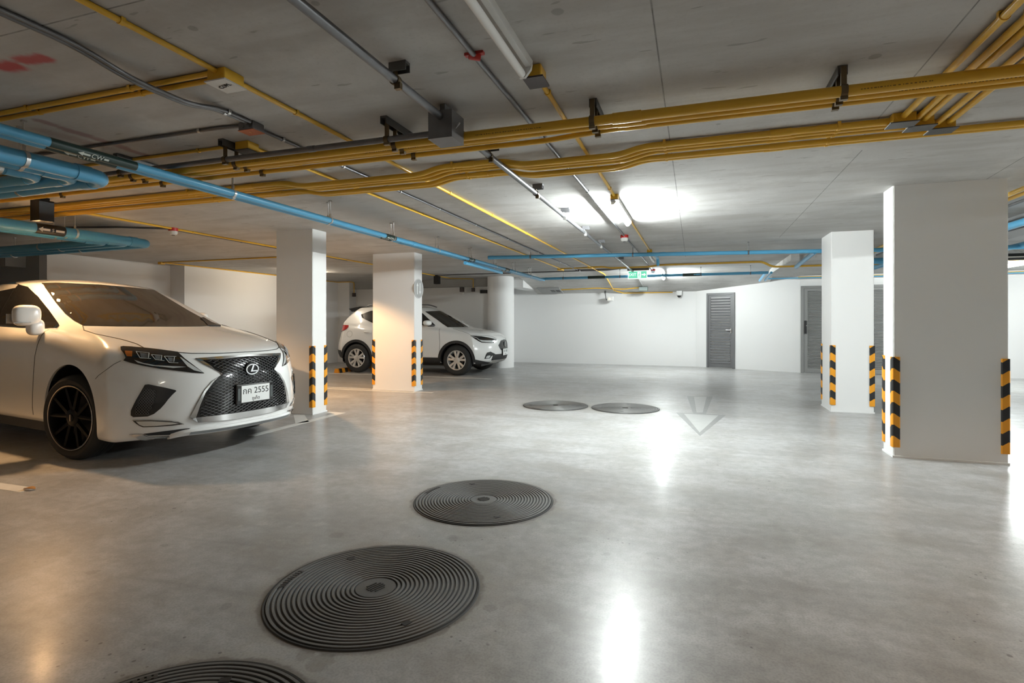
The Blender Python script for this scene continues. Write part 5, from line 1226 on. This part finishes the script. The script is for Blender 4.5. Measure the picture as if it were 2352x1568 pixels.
# black cladding round the arches and sills
for ax in (0, -WBS):
    m = MB(); n = 30; vs = []
    for k in range(n + 1):
        a = math.radians(-12 + 204 * k / n)
        for r in (.383, .445):
            h = Q.side(ax + math.cos(a) * r, max(.27, TS + math.sin(a) * r)); vs.append(h[0] + Vector((0, -.010, 0)))
        for r in (.445, .383):
            h = Q.side(ax + math.cos(a) * r, max(.27, TS + math.sin(a) * r)); vs.append(h[0] + Vector((0, .02, 0)))
    m.add(vs, [(4 * k + j, 4 * k + (j + 1) % 4, 4 * k + 4 + (j + 1) % 4, 4 * k + 4 + j) for k in range(n) for j in range(4)])
    Q.mirror(m.build('arch_cladding', CLAD, SML, smooth=True))
Q.patch('sill_cladding', [(-.40, .27), (-.42, .40), (-WBS + .42, .40), (-WBS + .40, .27)], Q.side, CLAD, off=.02, thick=.04, step=.04, mirror=True)
Q.patch('rear_bumper_cladding', [(-3.0, .33), (-3.03, .52), (-3.44, .54), (-3.44, .40)], Q.side, CLAD, off=.008, thick=.02, step=.06, mirror=True)
fb = pp((1765, 722), (1830, 735), (1900, 748), (1960, 756), (2030, 765), (2010, 785), (1960, 792), (1880, 798), (1800, 800), (1775, 775))
Q.patch('front_bumper_cladding', fb, Q.px, CLAD, off=.016, thick=.04, step=2.5, mirror=True)
Q.patch('lower_grille', [(-.52, .34), (-.50, .47), (.50, .47), (.52, .34)], Q.front, CLAD, off=.014, thick=.03, step=.04)
Q.patch('skid_plate', [(-.50, .275), (-.46, .345), (.46, .345), (.50, .275)], Q.front, RIMS, off=.018, thick=.03, step=.06)
# glass
Q.patch('windscreen', pp((1160, 137), (1330, 130), (1370, 139), (1460, 192), (1550, 246), (1685, 325), (1560, 328), (1432, 327), (1370, 285), (1300, 232), (1230, 184)), Q.px, GLASSW, off=.009, thick=.02, step=2.5)
Q.patch('side_window', [(-.58, 1.125), (-.70, 1.215), (-.95, 1.40), (-1.12, 1.48), (-1.30, 1.505), (-1.55, 1.505), (-1.55, 1.135)], Q.side, GLASS, off=.010, thick=.02, step=.035, mirror=True)
Q.patch('rear_side_window', [(-1.62, 1.14), (-1.62, 1.505), (-2.15, 1.485), (-2.32, 1.47), (-2.62, 1.365), (-2.45, 1.28), (-2.18, 1.175)], Q.side, GLASS, off=.012, thick=.025, step=.025, mirror=True)
Q.patch('tail_window', [(-.5, 1.20), (.5, 1.20), (.46, 1.46), (-.46, 1.46)], lambda y, z: Q.cast((-5, y, z), (1, 0, 0)), GLASS, off=.004, thick=.01, step=.07)
m = MB().add([(-2.70, -.56, 1.585), (-2.70, .56, 1.585), (-3.03, .52, 1.535), (-3.03, -.52, 1.535), (-2.74, -.56, 1.52), (-2.74, .56, 1.52), (-2.96, .50, 1.46), (-2.96, -.50, 1.46)], [(0, 1, 2, 3), (7, 6, 5, 4), (0, 4, 5, 1), (1, 5, 6, 2), (2, 6, 7, 3), (3, 7, 4, 0)])
m.build('roof_spoiler', SATIN, SML)
for s in (-1, 1): MB().tube(fillet([(-1.15, s * .56, 1.585), (-1.35, s * .56, 1.65), (-2.25, s * .54, 1.655), (-2.5, s * .53, 1.60)], .12), .016, 10).build('roof_rail', GALV, SML, smooth=True)
Q.strip('door_gap', [(p.x, p.z) for p in Q.d3(pp((1342, 345), (1338, 500), (1330, 700)), Q.px)], Q.side, GAP, r=.003, off=.0005, mirror=True)
Q.strip('rear_door_gap', [(-1.585, 1.12), (-1.585, .42)], Q.side, GAP, r=.003, off=.0005, mirror=True)
Q.strip('bonnet_gap', [(p.x, p.y) for p in Q.d3(pp((1500, 345), (1600, 375), (1720, 425), (1850, 430), (2035, 472)), Q.px)], Q.top, GAP, r=.003, off=.0005, mirror=True)
# lamps
h1, h2 = Q.patch('headlight', pp((1712, 431), (1780, 434), (1850, 440), (1950, 458), (2030, 475), (2036, 486), (1995, 521), (1920, 520), (1850, 516), (1815, 500), (1780, 478)), Q.px, LAMPD, off=.005, thick=.015, step=4, mirror=True)
a_, b_ = Q.patch('clear_lens', pp((1800, 478), (1860, 487), (2010, 490), (1985, 512), (1860, 508)), Q.px, LAMPC, off=.008, thick=.006, step=4, parent=h1, mirror=True); b_.parent = h2
a_, b_ = Q.strip('light_guide', pp((1725, 440), (1790, 462), (1850, 505), (1985, 516)), Q.px, LAMPC, r=.006, off=.010, parent=h1, mirror=True); b_.parent = h2
Q.patch('tail_light', pp((109, 309), (160, 302), (217, 303), (214, 325), (186, 354), (150, 372), (119, 381), (110, 350)), Q.px, REDL, off=.016, thick=.03, step=2.5, mirror=True)
f1, f2 = Q.patch('fog_surround', pp((1885, 716), (1900, 670), (1915, 640), (1960, 627), (2018, 655), (1975, 680), (1945, 712)), Q.px, CLAD, off=.005, thick=.012, step=4, mirror=True)
a_, b_ = Q.patch('fog_lens', pp((1898, 708), (1912, 680), (1945, 672), (1960, 680), (1938, 706)), Q.px, LAMPC, off=.009, thick=.006, step=3, parent=f1, mirror=True); b_.parent = f2
# grille and badge
gp = [(-.40, .735), (-.46, .76), (-.40, .86), (-.30, .885), (0, .895)]
gh = [(p.y, p.z) for p in Q.d3(pp((2120, 479), (2086, 492), (2058, 548), (2078, 590), (2096, 612)), Q.px)]
gz0, gz1 = gh[-1][1], gh[0][1]
GS = [(0, gz1)] + gh + [(0, gz0)]; GSF = GS + [(-a, b) for a, b in GS[-2:0:-1]]
gr = Q.patch('grille', GSF, Q.front, GLOSSB, off=.004, thick=.015, step=.05)
Q.strip('grille_frame', GS, Q.front, GALV, r=.007, off=.006, parent=gr, mirror=True)
m = MB()
for i in range(14):
    for k in range(-14, 15):
        y0, z0 = k * .032 + (.016 if i % 2 else 0), gz0 + .012 + i * .019
        if in_poly((y0, z0), GSF):
            p = Q.front(y0, z0)[0]; m.box((p.x + .004, y0 - .010, z0 - .005), (p.x + .010, y0 + .010, z0 + .005))
m.build('grille_mesh', mat('dark_chrome_mesh', (.2, .2, .2), .2), gr)
zb2 = (gz0 + gz1) / 2 + .015; p = Q.front(0, zb2)[0]
bd = MB().lathe([(.062, p.x), (.062, p.x + .022), (.052, p.x + .024), (.052, p.x + .018), (.001, p.x + .018)], (0, 0, zb2), axis='x', n=8, caps=False).build('badge', CHROME, gr)
m = MB()
for y0, z0, y1, z1 in ((-.036, -.02, -.036, .02), (-.036, .02, -.02, .0), (-.02, .0, -.004, .02), (-.004, .02, -.004, -.02), (.036, .018, .012, .018), (.012, .018, .012, -.018), (.012, -.018, .036, -.018), (.036, -.018, .036, .0), (.036, .0, .024, .0)):
    a, b = Vector((p.x + .018, y0, zb2 + z0)), Vector((p.x + .018, y1, zb2 + z1)); d = (b - a).normalized(); nn = Vector((1, 0, 0)).cross(d) * .0035
    m.prism([a - nn - d * .003, b - nn + d * .003, b + nn + d * .003, a + nn - d * .003], (.006, 0, 0))
m.build('badge_emblem', CHROME, bd)
p = Q.front(0, .49)[0]; x = p.x + .02
pl = MB().box((x - .03, -.19, .43), (x, .19, .59)).build('number_plate', GLOSSB, SML); MB().box((x, -.175, .437), (x + .004, .175, .583)).build('plate_face', PLATE, pl)
m = MB(); pm = mat('plate_smudge', (.35, .36, .36), .5)
for y0, y1, z0, z1 in ((-.13, -.05, .505, .56), (0, .13, .505, .56), (-.06, .06, .455, .475)): m.box((x + .004, y0, z0), (x + .0045, y1, z1))
m.build('plate_characters', pm, pl)
# mirrors, handles, filler flap
for s in (-1, 1):
    mr = pill('wing_mirror', PAINT, SML, (-.66, s * .99, 1.185), (.075, .115, .06), 2.6, rot=s * .2)
    MB().add([(-.56, s * .82, 1.10), (-.72, s * .82, 1.10), (-.72, s * .95, 1.13), (-.60, s * .95, 1.13), (-.57, s * .82, 1.14), (-.72, s * .82, 1.14), (-.72, s * .95, 1.16), (-.62, s * .95, 1.16)], [(3, 2, 1, 0), (4, 5, 6, 7), (0, 1, 5, 4), (1, 2, 6, 5), (2, 3, 7, 6), (3, 0, 4, 7)]).build('mirror_foot', CLAD, mr)
    MB().tube([(-.60, s * .94, 1.165), (-.60, s * 1.0, 1.162), (-.63, s * 1.07, 1.162)], .008, 8).build('mirror_turn_signal', mat('turn_lens', (.6, .42, .2), .2), mr)
    for xh in (-1.42, -2.28):
        h = Q.side(xh, .965)[0]; y = abs(h.y)
        MB().tube(fillet([(xh + .09, s * (y - .01), .965), (xh + .07, s * (y + .03), .968), (xh - .07, s * (y + .03), .972), (xh - .09, s * (y - .01), .972)], .03), .013, 10).build('door_handle', PAINT, SML, smooth=True)
ring = [( -2.78 + .075 * math.cos(t * PI / 12), .92 + .075 * math.sin(t * PI / 12)) for t in range(24)]
Q.strip('fuel_flap_gap', ring, Q.side, GAP, r=.002, off=.0, closed=True)
# ------------------------------------------------------------------ light and colour
w = bpy.data.worlds.new('world'); SC.world = w; w.use_nodes = True
w.node_tree.nodes['Background'].inputs[0].default_value = (.05, .05, .05, 1); w.node_tree.nodes['Background'].inputs[1].default_value = .2
vs = SC.view_settings; vs.view_transform = 'Standard'; vs.look = 'None'; vs.gamma = 1; vs.use_curve_mapping = False; vs.exposure = 0.40
SC.cycles.max_bounces = 6; SC.cycles.diffuse_bounces = 4; SC.cycles.glossy_bounces = 3; SC.cycles.transmission_bounces = 2; SC.cycles.use_adaptive_sampling = True; SC.cycles.adaptive_threshold = .08; SC.cycles.sample_clamp_indirect = 8.0
SC.cycles.caustics_reflective = False; SC.cycles.caustics_refractive = False
